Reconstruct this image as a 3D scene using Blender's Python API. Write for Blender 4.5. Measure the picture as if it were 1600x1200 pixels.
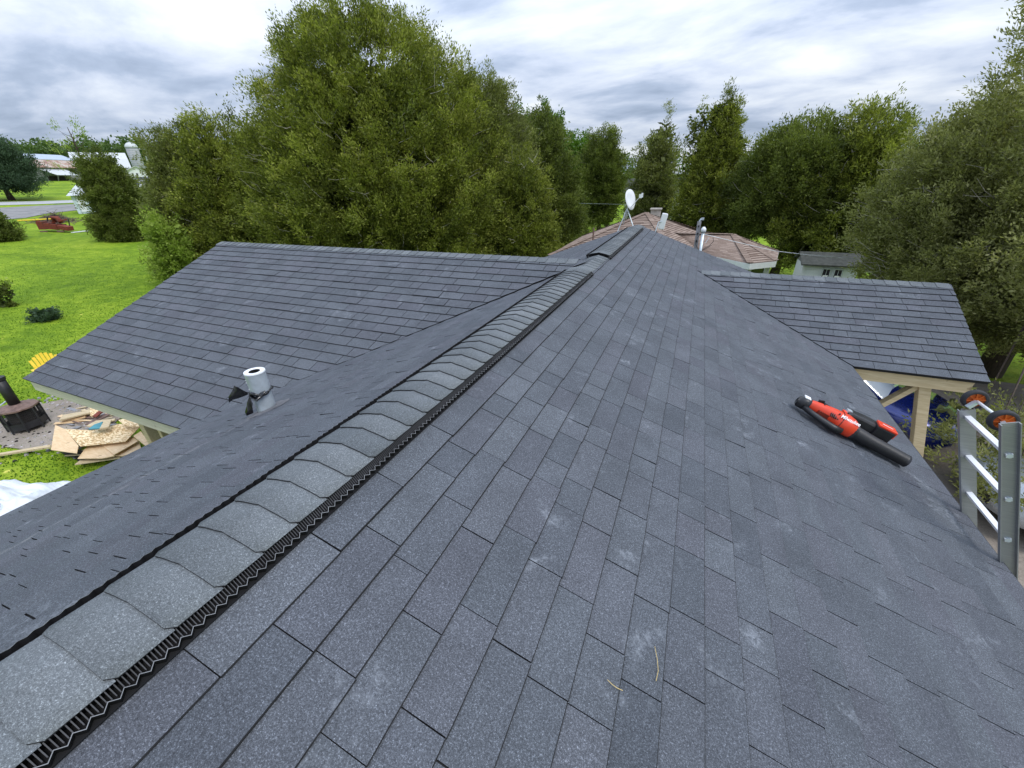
import bpy, math, random
import numpy as np
from mathutils import Vector, Matrix
random.seed(7)
RNG = np.random.default_rng(11)
SC = bpy.context.scene
for o in list(bpy.data.objects):
    bpy.data.objects.remove(o)
COL = SC.collection

# ------------------------------------------------------------------ camera
CH = 4.8                                    # eye height over the yard
YAW, PIT, ROL = [math.radians(v) for v in (-23.613, 26.991, 1.3966)]
FPX = 628.3                                 # focal length for a 1600 px wide picture
cy, sy, cp, sp, cr, sr = math.cos(YAW), math.sin(YAW), math.cos(PIT), math.sin(PIT), math.cos(ROL), math.sin(ROL)
fw = Vector((sy*cp, cy*cp, -sp)); r_ = Vector((cy, -sy, 0)); d_ = fw.cross(r_)
RT = cr*r_ + sr*d_; DN = -sr*r_ + cr*d_
cam = bpy.data.cameras.new('camera'); camo = bpy.data.objects.new('camera', cam); COL.objects.link(camo)
M = Matrix((RT, -DN, -fw)).transposed().to_4x4(); M.translation = (0, 0, CH)
camo.matrix_world = M
cam.sensor_width = 36; cam.lens = FPX/1600*36; cam.clip_start = .05; cam.clip_end = 6000
SC.camera = camo

# ------------------------------------------------------------------ sky, sun, exposure
SUN_EL, SUN_AZ = 56, 110
w = bpy.data.worlds.new('World'); SC.world = w; w.use_nodes = True
nt = w.node_tree; nt.nodes.clear()
def N(t, ty, **kw):
    n = t.nodes.new(ty)
    for k, v in kw.items():
        if k[0] == 'i' and k[1:].isdigit(): n.inputs[int(k[1:])].default_value = v
        else: setattr(n, k, v)
    return n
def ramp(t, fac, stops, mode='LINEAR'):
    n = t.nodes.new('ShaderNodeValToRGB'); n.color_ramp.interpolation = mode
    e = n.color_ramp.elements
    while len(e) < len(stops): e.new(.5)
    for i, (p, c) in enumerate(stops):
        e[i].position = p; e[i].color = (c[0], c[1], c[2], 1) if hasattr(c, '__len__') else (c, c, c, 1)
    t.links.new(fac, n.inputs[0]); return n.outputs[0]
def math_(t, op, a, b=None, c=None):
    n = t.nodes.new('ShaderNodeMath'); n.operation = op
    for i, v in enumerate((a, b, c)):
        if v is None: continue
        if isinstance(v, (int, float)): n.inputs[i].default_value = v
        else: t.links.new(v, n.inputs[i])
    return n.outputs[0]
sky = N(nt, 'ShaderNodeTexSky', sky_type='NISHITA', sun_disc=False, sun_elevation=math.radians(SUN_EL), sun_rotation=math.radians(SUN_AZ))
tc = N(nt, 'ShaderNodeTexCoord'); sep = N(nt, 'ShaderNodeSeparateXYZ'); nt.links.new(tc.outputs['Generated'], sep.inputs[0])
zz = math_(nt, 'ADD', math_(nt, 'MAXIMUM', sep.outputs[2], 0.0), .15)
comb = N(nt, 'ShaderNodeCombineXYZ')
nt.links.new(math_(nt, 'DIVIDE', sep.outputs[0], zz), comb.inputs[0]); nt.links.new(math_(nt, 'DIVIDE', sep.outputs[1], zz), comb.inputs[1])
mp = N(nt, 'ShaderNodeMapping'); mp.inputs['Rotation'].default_value = (0, 0, math.radians(28)); mp.inputs['Scale'].default_value = (.80, 1.05, 1)
mp.inputs['Location'].default_value = (3.3, 1.9, 0)
nt.links.new(comb.outputs[0], mp.inputs[0])
n1 = N(nt, 'ShaderNodeTexNoise'); n1.inputs['Scale'].default_value = 1.25; n1.inputs['Detail'].default_value = 9; n1.inputs['Roughness'].default_value = .56; n1.inputs['Distortion'].default_value = .25
nt.links.new(mp.outputs[0], n1.inputs['Vector'])
n2 = N(nt, 'ShaderNodeTexNoise'); n2.inputs['Scale'].default_value = .21; n2.inputs['Detail'].default_value = 3
nt.links.new(mp.outputs[0], n2.inputs['Vector'])
s_ = math_(nt, 'ADD', math_(nt, 'MULTIPLY', n1.outputs[0], .62), math_(nt, 'MULTIPLY', n2.outputs[0], .38))
cl = ramp(nt, s_, [(.38, (2.9, 3.6, 4.9)), (.45, (4.1, 4.9, 6.4)), (.50, (5.7, 6.4, 7.8)), (.55, (7.0, 7.6, 8.6)), (.62, (8.7, 9.1, 9.6))])
# an overcast sky is about three times as bright overhead as at the horizon
zen = math_(nt, 'MULTIPLY_ADD', math_(nt, 'MAXIMUM', sep.outputs[2], 0.0), 1.9, .80)
zc_ = N(nt, 'ShaderNodeVectorMath', operation='SCALE'); nt.links.new(cl, zc_.inputs[0]); nt.links.new(zen, zc_.inputs['Scale']); cl = zc_.outputs[0]
mixs = N(nt, 'ShaderNodeMixRGB'); mixs.inputs[0].default_value = .94
nt.links.new(sky.outputs[0], mixs.inputs[1]); nt.links.new(cl, mixs.inputs[2])
bg = N(nt, 'ShaderNodeBackground'); bg.inputs[1].default_value = .085
nt.links.new(mixs.outputs[0], bg.inputs[0])
wo = N(nt, 'ShaderNodeOutputWorld'); nt.links.new(bg.outputs[0], wo.inputs[0])
sl = bpy.data.lights.new('sun', 'SUN'); sl.energy = 1.5; sl.angle = math.radians(22); sl.color = (1, .96, .9)
so = bpy.data.objects.new('sun', sl); COL.objects.link(so)
a_ = math.radians(SUN_AZ)
sv = Vector((math.sin(a_)*math.cos(math.radians(SUN_EL)), math.cos(a_)*math.cos(math.radians(SUN_EL)), math.sin(math.radians(SUN_EL))))
so.rotation_euler = sv.to_track_quat('Z', 'Y').to_euler()
SC.view_settings.view_transform = 'Standard'; SC.view_settings.look = 'None'
SC.view_settings.exposure = 0.4; SC.view_settings.gamma = 1
SC.view_settings.use_curve_mapping = False

# ------------------------------------------------------------------ measuring helpers (directions seen from where the photographer stood)
def ray(x, y):
    return (RT*((x-800)/FPX) + DN*((y-600)/FPX) + fw)
def at_r(x, y, r):                          # point at horizontal distance r
    d = ray(x, y); k = r/math.hypot(d.x, d.y); return Vector((d.x*k, d.y*k, CH + d.z*k))
def at_z(x, y, z):
    d = ray(x, y); k = (z-CH)/d.z; return Vector((d.x*k, d.y*k, z))
def at_y(x, y, Y):
    d = ray(x, y); k = Y/d.y; return Vector((d.x*k, Y, CH + d.z*k))
def at_x(x, y, X):
    d = ray(x, y); k = X/d.x; return Vector((X, d.y*k, CH + d.z*k))
def G(x, y=0):                              # the yard climbs gently to the left
    return .053*min(max(0., -x-5), 175)
def on_ground(x, y, h=0.):
    d = ray(x, y); t = 1.
    for i in range(9000):
        if CH + d.z*t <= G(d.x*t) + h: break
        t *= 1.001
    return Vector((d.x*t, d.y*t, CH+d.z*t))
def proj(P):
    v = Vector(P) - Vector((0, 0, CH)); z = v.dot(fw)
    if z <= .05: return None
    return (800 + FPX*v.dot(RT)/z, 600 + FPX*v.dot(DN)/z)

# ------------------------------------------------------------------ materials
def newmat(name):
    m = bpy.data.materials.new(name); m.use_nodes = True; t = m.node_tree
    return m, t, t.nodes['Principled BSDF']
def texpos(t, kind='pos', scale=(1, 1, 1)):
    if kind == 'pos': o = N(t, 'ShaderNodeNewGeometry').outputs['Position']
    else: o = N(t, 'ShaderNodeTexCoord').outputs['Object']
    mp = N(t, 'ShaderNodeMapping'); mp.inputs['Scale'].default_value = scale; t.links.new(o, mp.inputs[0]); return mp.outputs[0]
def noise(t, vec, s, d=4, r=.55, dist=0):
    n = N(t, 'ShaderNodeTexNoise'); n.inputs['Scale'].default_value = s; n.inputs['Detail'].default_value = d; n.inputs['Roughness'].default_value = r; n.inputs['Distortion'].default_value = dist
    t.links.new(vec, n.inputs['Vector']); return n.outputs[0]
def mixc(t, fac, a, b, mode='MIX'):
    n = N(t, 'ShaderNodeMixRGB', blend_type=mode)
    for i, v in ((0, fac), (1, a), (2, b)):
        if isinstance(v, (int, float)): n.inputs[i].default_value = v
        elif isinstance(v, tuple): n.inputs[i].default_value = (*v[:3], 1)
        else: t.links.new(v, n.inputs[i])
    return n.outputs[0]
def bump(t, b, h, strength=.3, dist=.01):
    n = N(t, 'ShaderNodeBump'); n.inputs['Strength'].default_value = strength; n.inputs['Distance'].default_value = dist
    t.links.new(h, n.inputs['Height']); t.links.new(n.outputs[0], b.inputs['Normal'])
def simple(name, c, rough=.6, metal=0, spec=.4, var=.25, scale=6, bumps=.15, bscale=60, coat=0, aniso=(1, 1, 1), kind='obj'):
    m, t, b = newmat(name)
    v = texpos(t, kind, aniso)
    f = noise(t, v, scale, 6, .6)
    lo = tuple(x*(1-var) for x in c); hi = tuple(min(1, x*(1+var)) for x in c)
    t.links.new(ramp(t, f, [(.3, lo), (.7, hi)]), b.inputs['Base Color'])
    b.inputs['Roughness'].default_value = rough; b.inputs['Metallic'].default_value = metal
    b.inputs['Specular IOR Level'].default_value = spec; b.inputs['Coat Weight'].default_value = coat
    rr = ramp(t, noise(t, v, scale*3, 4), [(.3, max(0, rough-.08)), (.7, min(1, rough+.1))]); t.links.new(rr, b.inputs['Roughness'])
    if bumps: bump(t, b, noise(t, v, bscale, 3), bumps, .004)
    return m
def shingle_mat(name, lo, hi, scuff=.8, speck=.9, gs=430, spec=.25):
    m, t, b = newmat(name); v = texpos(t)
    at = N(t, 'ShaderNodeAttribute', attribute_name='tone')
    base = mixc(t, at.outputs['Fac'], lo, hi)
    at2 = N(t, 'ShaderNodeAttribute', attribute_name='hue')
    base = mixc(t, math_(t, 'MULTIPLY', at2.outputs['Fac'], .5), base, (lo[0]*1.25, lo[1]*1.12, lo[2]*1.15))
    big = noise(t, v, 3.2, 5, .6)
    base = mixc(t, 1, base, ramp(t, big, [(.3, .86), (.7, 1.16)]), 'MULTIPLY')
    g = noise(t, v, gs, 2, .7)
    g2 = noise(t, v, gs*.42, 2, .6)
    gg = math_(t, 'ADD', math_(t, 'MULTIPLY', g, .6), math_(t, 'MULTIPLY', g2, .4))
    base = mixc(t, speck, base, ramp(t, gg, [(.34, .32), (.46, .74), (.54, 1.08), (.60, 1.8), (.66, 3.4)]), 'MULTIPLY')
    # chalky scuffs and footprints left by the roofers
    sc1 = ramp(t, noise(t, v, 4.3, 4, .62, .3), [(.60, 0.), (.72, 1.)])
    sc2 = ramp(t, noise(t, v, 46, 4, .7), [(.42, 0.), (.66, 1.)])
    sm = math_(t, 'MULTIPLY', math_(t, 'MULTIPLY', sc1, sc2), scuff)
    base = mixc(t, sm, base, (.26, .28, .31))
    # worn chalk line along one course of the left slope
    sx = N(t, 'ShaderNodeSeparateXYZ'); t.links.new(v, sx.inputs[0])
    zd = math_(t, 'ABSOLUTE', math_(t, 'ADD', math_(t, 'SUBTRACT', sx.outputs[2], 3.125), math_(t, 'MULTIPLY', math_(t, 'SUBTRACT', noise(t, v, 3., 3), .5), .09)))
    cm = math_(t, 'MULTIPLY', ramp(t, zd, [(.004, 1.), (.016, 0.)]), ramp(t, noise(t, v, 30, 4, .7), [(.42, 0.), (.58, 1.)]))
    cm = math_(t, 'MULTIPLY', cm, math_(t, 'MULTIPLY', math_(t, 'LESS_THAN', sx.outputs[0], -2.2), math_(t, 'LESS_THAN', sx.outputs[1], 1.85)))
    base = mixc(t, math_(t, 'MULTIPLY', cm, .3), base, (.36, .36, .35))
    t.links.new(base, b.inputs['Base Color'])
    b.inputs['Roughness'].default_value = .82; b.inputs['Specular IOR Level'].default_value = spec
    bump(t, b, gg, .55, .0022)
    return m
M_SH = shingle_mat('charcoal_granules', (.072, .080, .093), (.101, .110, .124))
M_CAP = shingle_mat('grey_granules', (.104, .116, .125), (.155, .168, .176), scuff=.25, speck=.7)
M_EDGE = simple('shingle_cut_edge', (.012, .012, .014), .9, var=.2)
M_DECK = simple('roof_underlay', (.018, .018, .02), .9)
M_VENT = simple('black_vent_plastic', (.008, .008, .009), .6, spec=.18, var=.2)
M_FIN = simple('dusty_vent_fin', (.06, .06, .065), .5)
M_LIP = simple('worn_vent_edge', (.20, .205, .21), .45)
def wood_mat(name, lo, hi, sc=(1.2, 14, 14), kn=True):
    m, t, b = newmat(name); v = texpos(t, 'obj', sc)
    f = noise(t, v, 3.2, 6, .6, .8)
    c = ramp(t, f, [(.28, lo), (.72, hi)])
    if kn:
        k = ramp(t, noise(t, texpos(t, 'obj', (1, 1, 1)), 7.5, 2), [(.68, 0.), (.74, 1.)])
        c = mixc(t, math_(t, 'MULTIPLY', k, .6), c, (.13, .07, .035))
    t.links.new(c, b.inputs['Base Color']); b.inputs['Roughness'].default_value = .72; bump(t, b, f, .25, .003)
    return m
M_LUM = wood_mat('fresh_lumber', (.42, .32, .18), (.62, .51, .33))
M_FASC = wood_mat('pale_fascia_wood', (.46, .42, .33), (.62, .58, .47))
M_PLY = wood_mat('plywood', (.62, .42, .22), (.80, .60, .37), (2, 9, 9))
def osb_mat():
    m, t, b = newmat('osb_strands')
    vo = N(t, 'ShaderNodeTexVoronoi'); vo.inputs['Scale'].default_value = 22; t.links.new(texpos(t, 'obj', (1, 2.2, 1)), vo.inputs['Vector'])
    c = ramp(t, N2sep(t, vo.outputs['Color']), [(.1, (.44, .28, .12)), (.5, (.74, .54, .29)), (.9, (.88, .72, .46))])
    t.links.new(c, b.inputs['Base Color']); b.inputs['Roughness'].default_value = .7; return m
def N2sep(t, col):
    s = N(t, 'ShaderNodeSeparateColor'); t.links.new(col, s.inputs[0]); return s.outputs[0]
M_OSB = osb_mat()
M_ALU = simple('brushed_aluminium', (.29, .30, .305), .42, metal=.45, var=.12, scale=5, aniso=(1, 1, 30), bumps=.1)
M_RUNG = simple('bright_rung_aluminium', (.86, .87, .88), .4, metal=.15, var=.08)
M_STEEL = simple('galvanised_steel', (.50, .56, .60), .36, metal=.45, var=.22, scale=9)
M_BLACKP = simple('black_plastic', (.014, .014, .016), .45, spec=.5)
M_BAG = simple('black_bag_film', (.008, .008, .009), .22, spec=.6, bumps=.6, bscale=30)
M_RED = simple('red_tool_plastic', (.70, .055, .018), .35, spec=.5, var=.08)
M_ORG = simple('orange_wheel_plastic', (.42, .085, .012), .45, var=.2)
M_RUB = simple('dull_black_rubber', (.03, .03, .033), .75)
M_WHITE = simple('white_print', (.8, .8, .8), .5, var=.02, bumps=0)
M_WPAINT = simple('white_paint', (.72, .74, .76), .55, var=.06, bumps=.1)
M_OLDW = simple('weathered_white_paint', (.52, .55, .57), .75, var=.2, scale=10, aniso=(1, 1, 6))
M_GREYW = simple('weathered_grey_boards', (.24, .24, .25), .85, var=.35, scale=4, aniso=(6, 6, 1))
M_GLASS = simple('dark_window_glass', (.02, .022, .026), .06, spec=.8, var=.1, bumps=0)
M_RUST = simple('rusty_red_metal', (.17, .034, .018), .75, var=.45, scale=12)
M_RUSTB = simple('rusty_brown_sheet', (.17, .11, .09), .7, var=.4, scale=14)
M_DARKM = simple('dark_weathered_metal', (.045, .045, .05), .5, metal=.5, var=.3)
M_TIN = simple('pale_metal_roofing', (.40, .46, .54), .45, metal=.3, var=.08, aniso=(1, 1, 1), scale=2)
M_WTIN = simple('white_metal_roofing', (.52, .54, .55), .5, var=.08)
M_MOSS = simple('mossy_felt_roof', (.055, .058, .05), .9, var=.45, scale=8)
M_YEL = simple('yellow_plastic', (.80, .56, .03), .5, var=.08)
M_TARP = simple('white_tarp_film', (.72, .76, .80), .32, spec=.5, var=.05, bumps=.5, bscale=12)
M_STONE = simple('ash_and_stones', (.36, .33, .33), .9, var=.5, scale=14)
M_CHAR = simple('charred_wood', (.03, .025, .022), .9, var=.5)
M_TEAL = simple('teal_paint', (.06, .24, .28), .6)
M_CON = simple('concrete_staves', (.34, .35, .35), .8, var=.15, aniso=(1, 1, 8))
M_BARK = simple('bark', (.07, .052, .038), .9, var=.4, scale=8, bumps=.6, bscale=25, aniso=(4, 4, 1))
M_TWIG = simple('dead_grey_twigs', (.46, .42, .36), .85, var=.3)
def roof_brown():
    m, t, b = newmat('brown_asphalt_tabs'); at = N(t, 'ShaderNodeAttribute', attribute_name='tone')
    c = mixc(t, at.outputs['Fac'], (.18, .125, .095), (.31, .235, .19))
    c = mixc(t, 1, c, ramp(t, noise(t, texpos(t), 30, 3), [(.3, .8), (.7, 1.2)]), 'MULTIPLY')
    t.links.new(c, b.inputs['Base Color']); b.inputs['Roughness'].default_value = .9; return m
M_BROOF = roof_brown()
def rusty_roof():
    m, t, b = newmat('rust_streaked_tin')
    f = noise(t, texpos(t, 'obj', (1, 1, .25)), 1.1, 6, .65)
    c = ramp(t, f, [(.36, (.46, .42, .38)), (.50, (.38, .26, .20)), (.64, (.22, .10, .065))])
    t.links.new(c, b.inputs['Base Color']); b.inputs['Roughness'].default_value = .6; return m
M_RTIN = rusty_roof()
def leaf_mat(name, stops, trans=.38, rough=.6):
    m, t, b = newmat(name); at = N(t, 'ShaderNodeAttribute', attribute_name='tone')
    c = ramp(t, at.outputs['Fac'], stops)
    t.links.new(c, b.inputs['Base Color']); b.inputs['Roughness'].default_value = rough; b.inputs['Specular IOR Level'].default_value = .25
    tr = N(t, 'ShaderNodeBsdfTranslucent'); t.links.new(mixc(t, 1, c, (1.15, 1.25, .6), 'MULTIPLY'), tr.inputs[0])
    mx = N(t, 'ShaderNodeMixShader'); mx.inputs[0].default_value = trans
    out = t.nodes['Material Output']
    t.links.new(b.outputs[0], mx.inputs[1]); t.links.new(tr.outputs[0], mx.inputs[2]); t.links.new(mx.outputs[0], out.inputs[0]); return m
M_CED = leaf_mat('cedar_sprays', [(0, (.022, .030, .007)), (.3, (.095, .118, .022)), (.65, (.235, .265, .045)), (.92, (.38, .40, .08)), (1, (.33, .28, .12))])  # lowest tones darkened to paint deeper shade between the sprays
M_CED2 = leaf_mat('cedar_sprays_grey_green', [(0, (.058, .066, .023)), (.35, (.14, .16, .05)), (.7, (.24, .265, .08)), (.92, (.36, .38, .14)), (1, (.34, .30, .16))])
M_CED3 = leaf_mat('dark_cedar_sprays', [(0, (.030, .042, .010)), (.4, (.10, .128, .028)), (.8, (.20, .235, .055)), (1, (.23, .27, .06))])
M_CEDN = leaf_mat('pale_olive_sprays', [(0, (.075, .080, .030)), (.3, (.17, .18, .065)), (.65, (.29, .30, .11)), (.9, (.42, .41, .19)), (1, (.50, .45, .27))], .42)
M_DEC = leaf_mat('fresh_spring_leaves', [(0, (.04, .085, .010)), (.5, (.085, .17, .018)), (1, (.17, .28, .035))], .35)
M_FAR = leaf_mat('far_wood_leaves', [(0, (.040, .075, .022)), (.5, (.085, .145, .035)), (1, (.16, .22, .07))], .3)
M_PINE = leaf_mat('blue_green_needles', [(0, (.022, .045, .022)), (.5, (.05, .09, .045)), (1, (.10, .16, .08))], .15)
M_LGT = leaf_mat('pale_young_leaves', [(0, (.14, .20, .03)), (.5, (.27, .36, .06)), (1, (.42, .50, .13))], .35)
M_GRASS = leaf_mat('grass_blades', [(0, (.07, .15, .012)), (.5, (.115, .22, .018)), (1, (.22, .33, .04))], .35, .7)
def lawn_mat():
    m, t, b = newmat('lawn'); v = texpos(t)
    a = noise(t, v, .22, 5, .6, .6); c = noise(t, v, 2.6, 6, .7); d = noise(t, v, 28, 3, .7)
    f = math_(t, 'ADD', math_(t, 'ADD', math_(t, 'MULTIPLY', a, .42), math_(t, 'MULTIPLY', c, .34)), math_(t, 'MULTIPLY', d, .24))
    col = ramp(t, f, [(.36, (.070, .130, .012)), (.46, (.135, .225, .015)), (.53, (.21, .31, .020)), (.62, (.33, .40, .045))])
    # dandelion flecks
    vo = N(t, 'ShaderNodeTexVoronoi'); vo.inputs['Scale'].default_value = 1.6; t.links.new(v, vo.inputs['Vector'])
    fl = math_(t, 'MULTIPLY', ramp(t, vo.outputs['Distance'], [(.05, 1.), (.09, 0.)]), ramp(t, a, [(.48, 0.), (.56, 1.)]))
    col = mixc(t, fl, col, (.60, .58, .12))
    t.links.new(col, b.inputs['Base Color']); b.inputs['Roughness'].default_value = .9; b.inputs['Specular IOR Level'].default_value = .1
    bump(t, b, c, .8, .12); return m
M_LAWN = lawn_mat()
def gravel_mat(name, lo, hi):
    m, t, b = newmat(name); v = texpos(t); c = noise(t, v, 1.1, 6, .65); d = noise(t, v, 34, 3, .7)
    f = math_(t, 'ADD', math_(t, 'MULTIPLY', c, .6), math_(t, 'MULTIPLY', d, .4))
    t.links.new(ramp(t, f, [(.35, lo), (.65, hi)]), b.inputs['Base Color']); b.inputs['Roughness'].default_value = .95; bump(t, b, d, .6, .02); return m
M_GRAV = gravel_mat('gravel_drive', (.14, .14, .14), (.30, .29, .28))
M_DIRT = gravel_mat('sandy_yard', (.16, .13, .10), (.36, .31, .26))
M_ROAD = gravel_mat('pale_road', (.34, .35, .36), (.48, .48, .48))
def car_paint(name, c, rough=.22, metal=.4):
    m = simple(name, c, rough, metal=metal, spec=.6, var=.05, bumps=0, coat=.8); m.node_tree.nodes['Principled BSDF'].inputs['Coat Roughness'].default_value = .05; return m
M_SHIELD = simple('glass_painted_sky_sheen', (.55, .60, .66), .08, metal=.0, coat=1, var=.05, bumps=0)  # pale base colour stands in for sky reflected in the car glass
M_BLUE = car_paint('blue_car_paint', (.006, .018, .17)); M_SILV = car_paint('silver_car_paint', (.46, .49, .52)); M_WCAR = car_paint('white_car_paint', (.7, .7, .7), metal=0); M_BCAR = car_paint('dark_car_paint', (.05, .055, .06))

# ------------------------------------------------------------------ mesh helpers
class MB:
    def __init__(s): s.v = []; s.f = []; s.mi = []; s.tone = []; s.hue = []
    def add(s, vs, fs, mi=0, tone=.5, hue=0.):
        k = len(s.v); s.v += [tuple(v) for v in vs]
        for f in fs: s.f.append([i+k for i in f]); s.mi.append(mi); s.tone.append(tone); s.hue.append(hue)
        return s
    def box(s, c, d, rot=None, mi=0, tone=.5, taper=1.):
        x, y, z = d[0]/2, d[1]/2, d[2]/2; vs = []
        for sz in (-1, 1):
            k = taper if sz > 0 else 1
            for sx, sy_ in ((-1, -1), (1, -1), (1, 1), (-1, 1)):
                p = Vector((sx*x*k, sy_*y*k, sz*z))
                if rot is not None: p = rot @ p
                vs.append(Vector(c)+p)
        return s.add(vs, [(3, 2, 1, 0), (4, 5, 6, 7), (0, 1, 5, 4), (1, 2, 6, 5), (2, 3, 7, 6), (3, 0, 4, 7)], mi, tone)
    def bar(s, a, b, w_, h, up=(0, 0, 1), mi=0, tone=.5):
        a, b = Vector(a), Vector(b); z = (b-a); L = z.length; z.normalize(); u = Vector(up)
        x = z.cross(u)
        if x.length < 1e-4: x = z.cross(Vector((1, 0, 0)))
        x.normalize(); y = x.cross(z).normalized()
        return s.box((a+b)/2, (w_, h, L), Matrix((x, y, z)).transposed(), mi, tone)
    def tube(s, pts, rad, seg=8, mi=0, caps=True, tone=.5):
        pts = [Vector(p) for p in pts]; n = len(pts)
        if isinstance(rad, (int, float)): rad = [rad]*n
        vs = []; fs = []; px = None
        for i, p in enumerate(pts):
            t = (pts[min(i+1, n-1)] - pts[max(i-1, 0)]).normalized()
            if px is None:
                px = t.orthogonal().normalized()
            px = (px - t*px.dot(t)).normalized(); py = t.cross(px)
            for k in range(seg):
                a = 2*math.pi*k/seg; vs.append(p + rad[i]*(math.cos(a)*px + math.sin(a)*py))
        for i in range(n-1):
            for k in range(seg):
                k2 = (k+1) % seg; fs.append((i*seg+k, i*seg+k2, (i+1)*seg+k2, (i+1)*seg+k))
        if caps: fs.append(tuple(range(seg))[::-1]); fs.append(tuple((n-1)*seg+k for k in range(seg)))
        return s.add(vs, fs, mi, tone)
    def prism(s, poly, off, mi=0, tone=.5):        # closed polygon pushed along off
        n = len(poly); off = Vector(off); vs = [Vector(p) for p in poly] + [Vector(p)+off for p in poly]
        fs = [tuple(range(n)), tuple(range(2*n-1, n-1, -1))] + [(i, i+n, (i+1) % n + n, (i+1) % n) for i in range(n)]
        return s.add(vs, fs, mi, tone)
    def build(s, name, mats, parent=None, smooth=False, **props):
        me = bpy.data.meshes.new(name); me.from_pydata(s.v, [], s.f); me.update()
        mats = mats if isinstance(mats, (list, tuple)) else [mats]
        for m in mats: me.materials.append(m)
        if len(mats) > 1: me.polygons.foreach_set('material_index', s.mi)
        a = me.attributes.new('tone', 'FLOAT', 'FACE'); a.data.foreach_set('value', s.tone)
        if any(s.hue): a = me.attributes.new('hue', 'FLOAT', 'FACE'); a.data.foreach_set('value', s.hue)
        if smooth: me.polygons.foreach_set('use_smooth', [True]*len(me.polygons))
        o = bpy.data.objects.new(name, me); COL.objects.link(o)
        if parent is not None: o.parent = parent
        for k, v in props.items(): o[k] = v
        return o
def thing(name, label, cat, group=None, loc=(0, 0, 0), rz=0):
    o = bpy.data.objects.new(name, None); COL.objects.link(o); o.location = loc; o.rotation_euler = (0, 0, rz)
    o['label'] = label; o['category'] = cat
    if group: o['group'] = group
    return o
def tag(o, label, cat, group=None):
    o['label'] = label; o['category'] = cat
    if group: o['group'] = group
    return o
def bevel(o, w_=.01, seg=2):
    m = o.modifiers.new('bevel', 'BEVEL'); m.width = w_; m.segments = seg; m.limit_method = 'ANGLE'; return o

# ------------------------------------------------------------------ ground
xs = [-3000, -600, -180, -120, -60, -30, -15, -5, 0, 10, 40, 200, 3000]; ys = [-3000, -300, -60, -20, 0, 10, 20, 40, 80, 200, 700, 3000]
b = MB(); vs = [(x, y, G(x)) for y in ys for x in xs]; nx = len(xs)
b.add(vs, [(j*nx+i, j*nx+i+1, (j+1)*nx+i+1, (j+1)*nx+i) for j in range(len(ys)-1) for i in range(nx-1)])
b.build('ground', M_LAWN, kind='structure')
def strip(name, pts_a, pts_b, m, h=.03):
    b = MB(); k = len(pts_a); vs = [(p[0], p[1], G(p[0])+h) for p in pts_a] + [(p[0], p[1], G(p[0])+h) for p in pts_b]
    b.add(vs, [(i, i+1, k+i+1, k+i) for i in range(k-1)]); return b.build(name, m, kind='structure')
def pxg(*q): return [on_ground(x, y) for x, y in q]
def ext(P, Q, k): return P + (P-Q)*k
A = pxg((0, 321), (60, 319.5), (130, 316.5)); B = pxg((0, 316), (60, 314.8), (130, 312.5))
strip('road', [ext(A[0], A[1], 4)]+A+[ext(A[2], A[1], 3)], [ext(B[0], B[1], 4)]+B+[ext(B[2], B[1], 3)], M_ROAD)
A = pxg((0, 344), (40, 341), (75, 334), (130, 328)); B = pxg((0, 325), (40, 323), (75, 321), (130, 319))
strip('gravel_driveway', [ext(A[0], A[1], 2)]+A+[ext(A[3], A[2], 1.5)], [ext(B[0], B[1], 2)]+B+[ext(B[3], B[2], 1.5)], M_GRAV, .035)
strip('sandy_driveway', [(1.4, -3), (1.4, 4), (1.6, 10), (3.5, 13)], [(12, -3), (12, 4), (11, 10), (9, 13)], M_DIRT, .02)
b = MB(); b.add([(1.25*math.cos(a)-.0 - 11.9, 2.95 + .95*math.sin(a), G(-11.9)+.02 + (-(1.25*math.cos(a)))*.053) for a in [i*math.pi/9 for i in range(18)]], [tuple(range(18))])
b.build('burnt_ground', M_DIRT, kind='structure')

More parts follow.
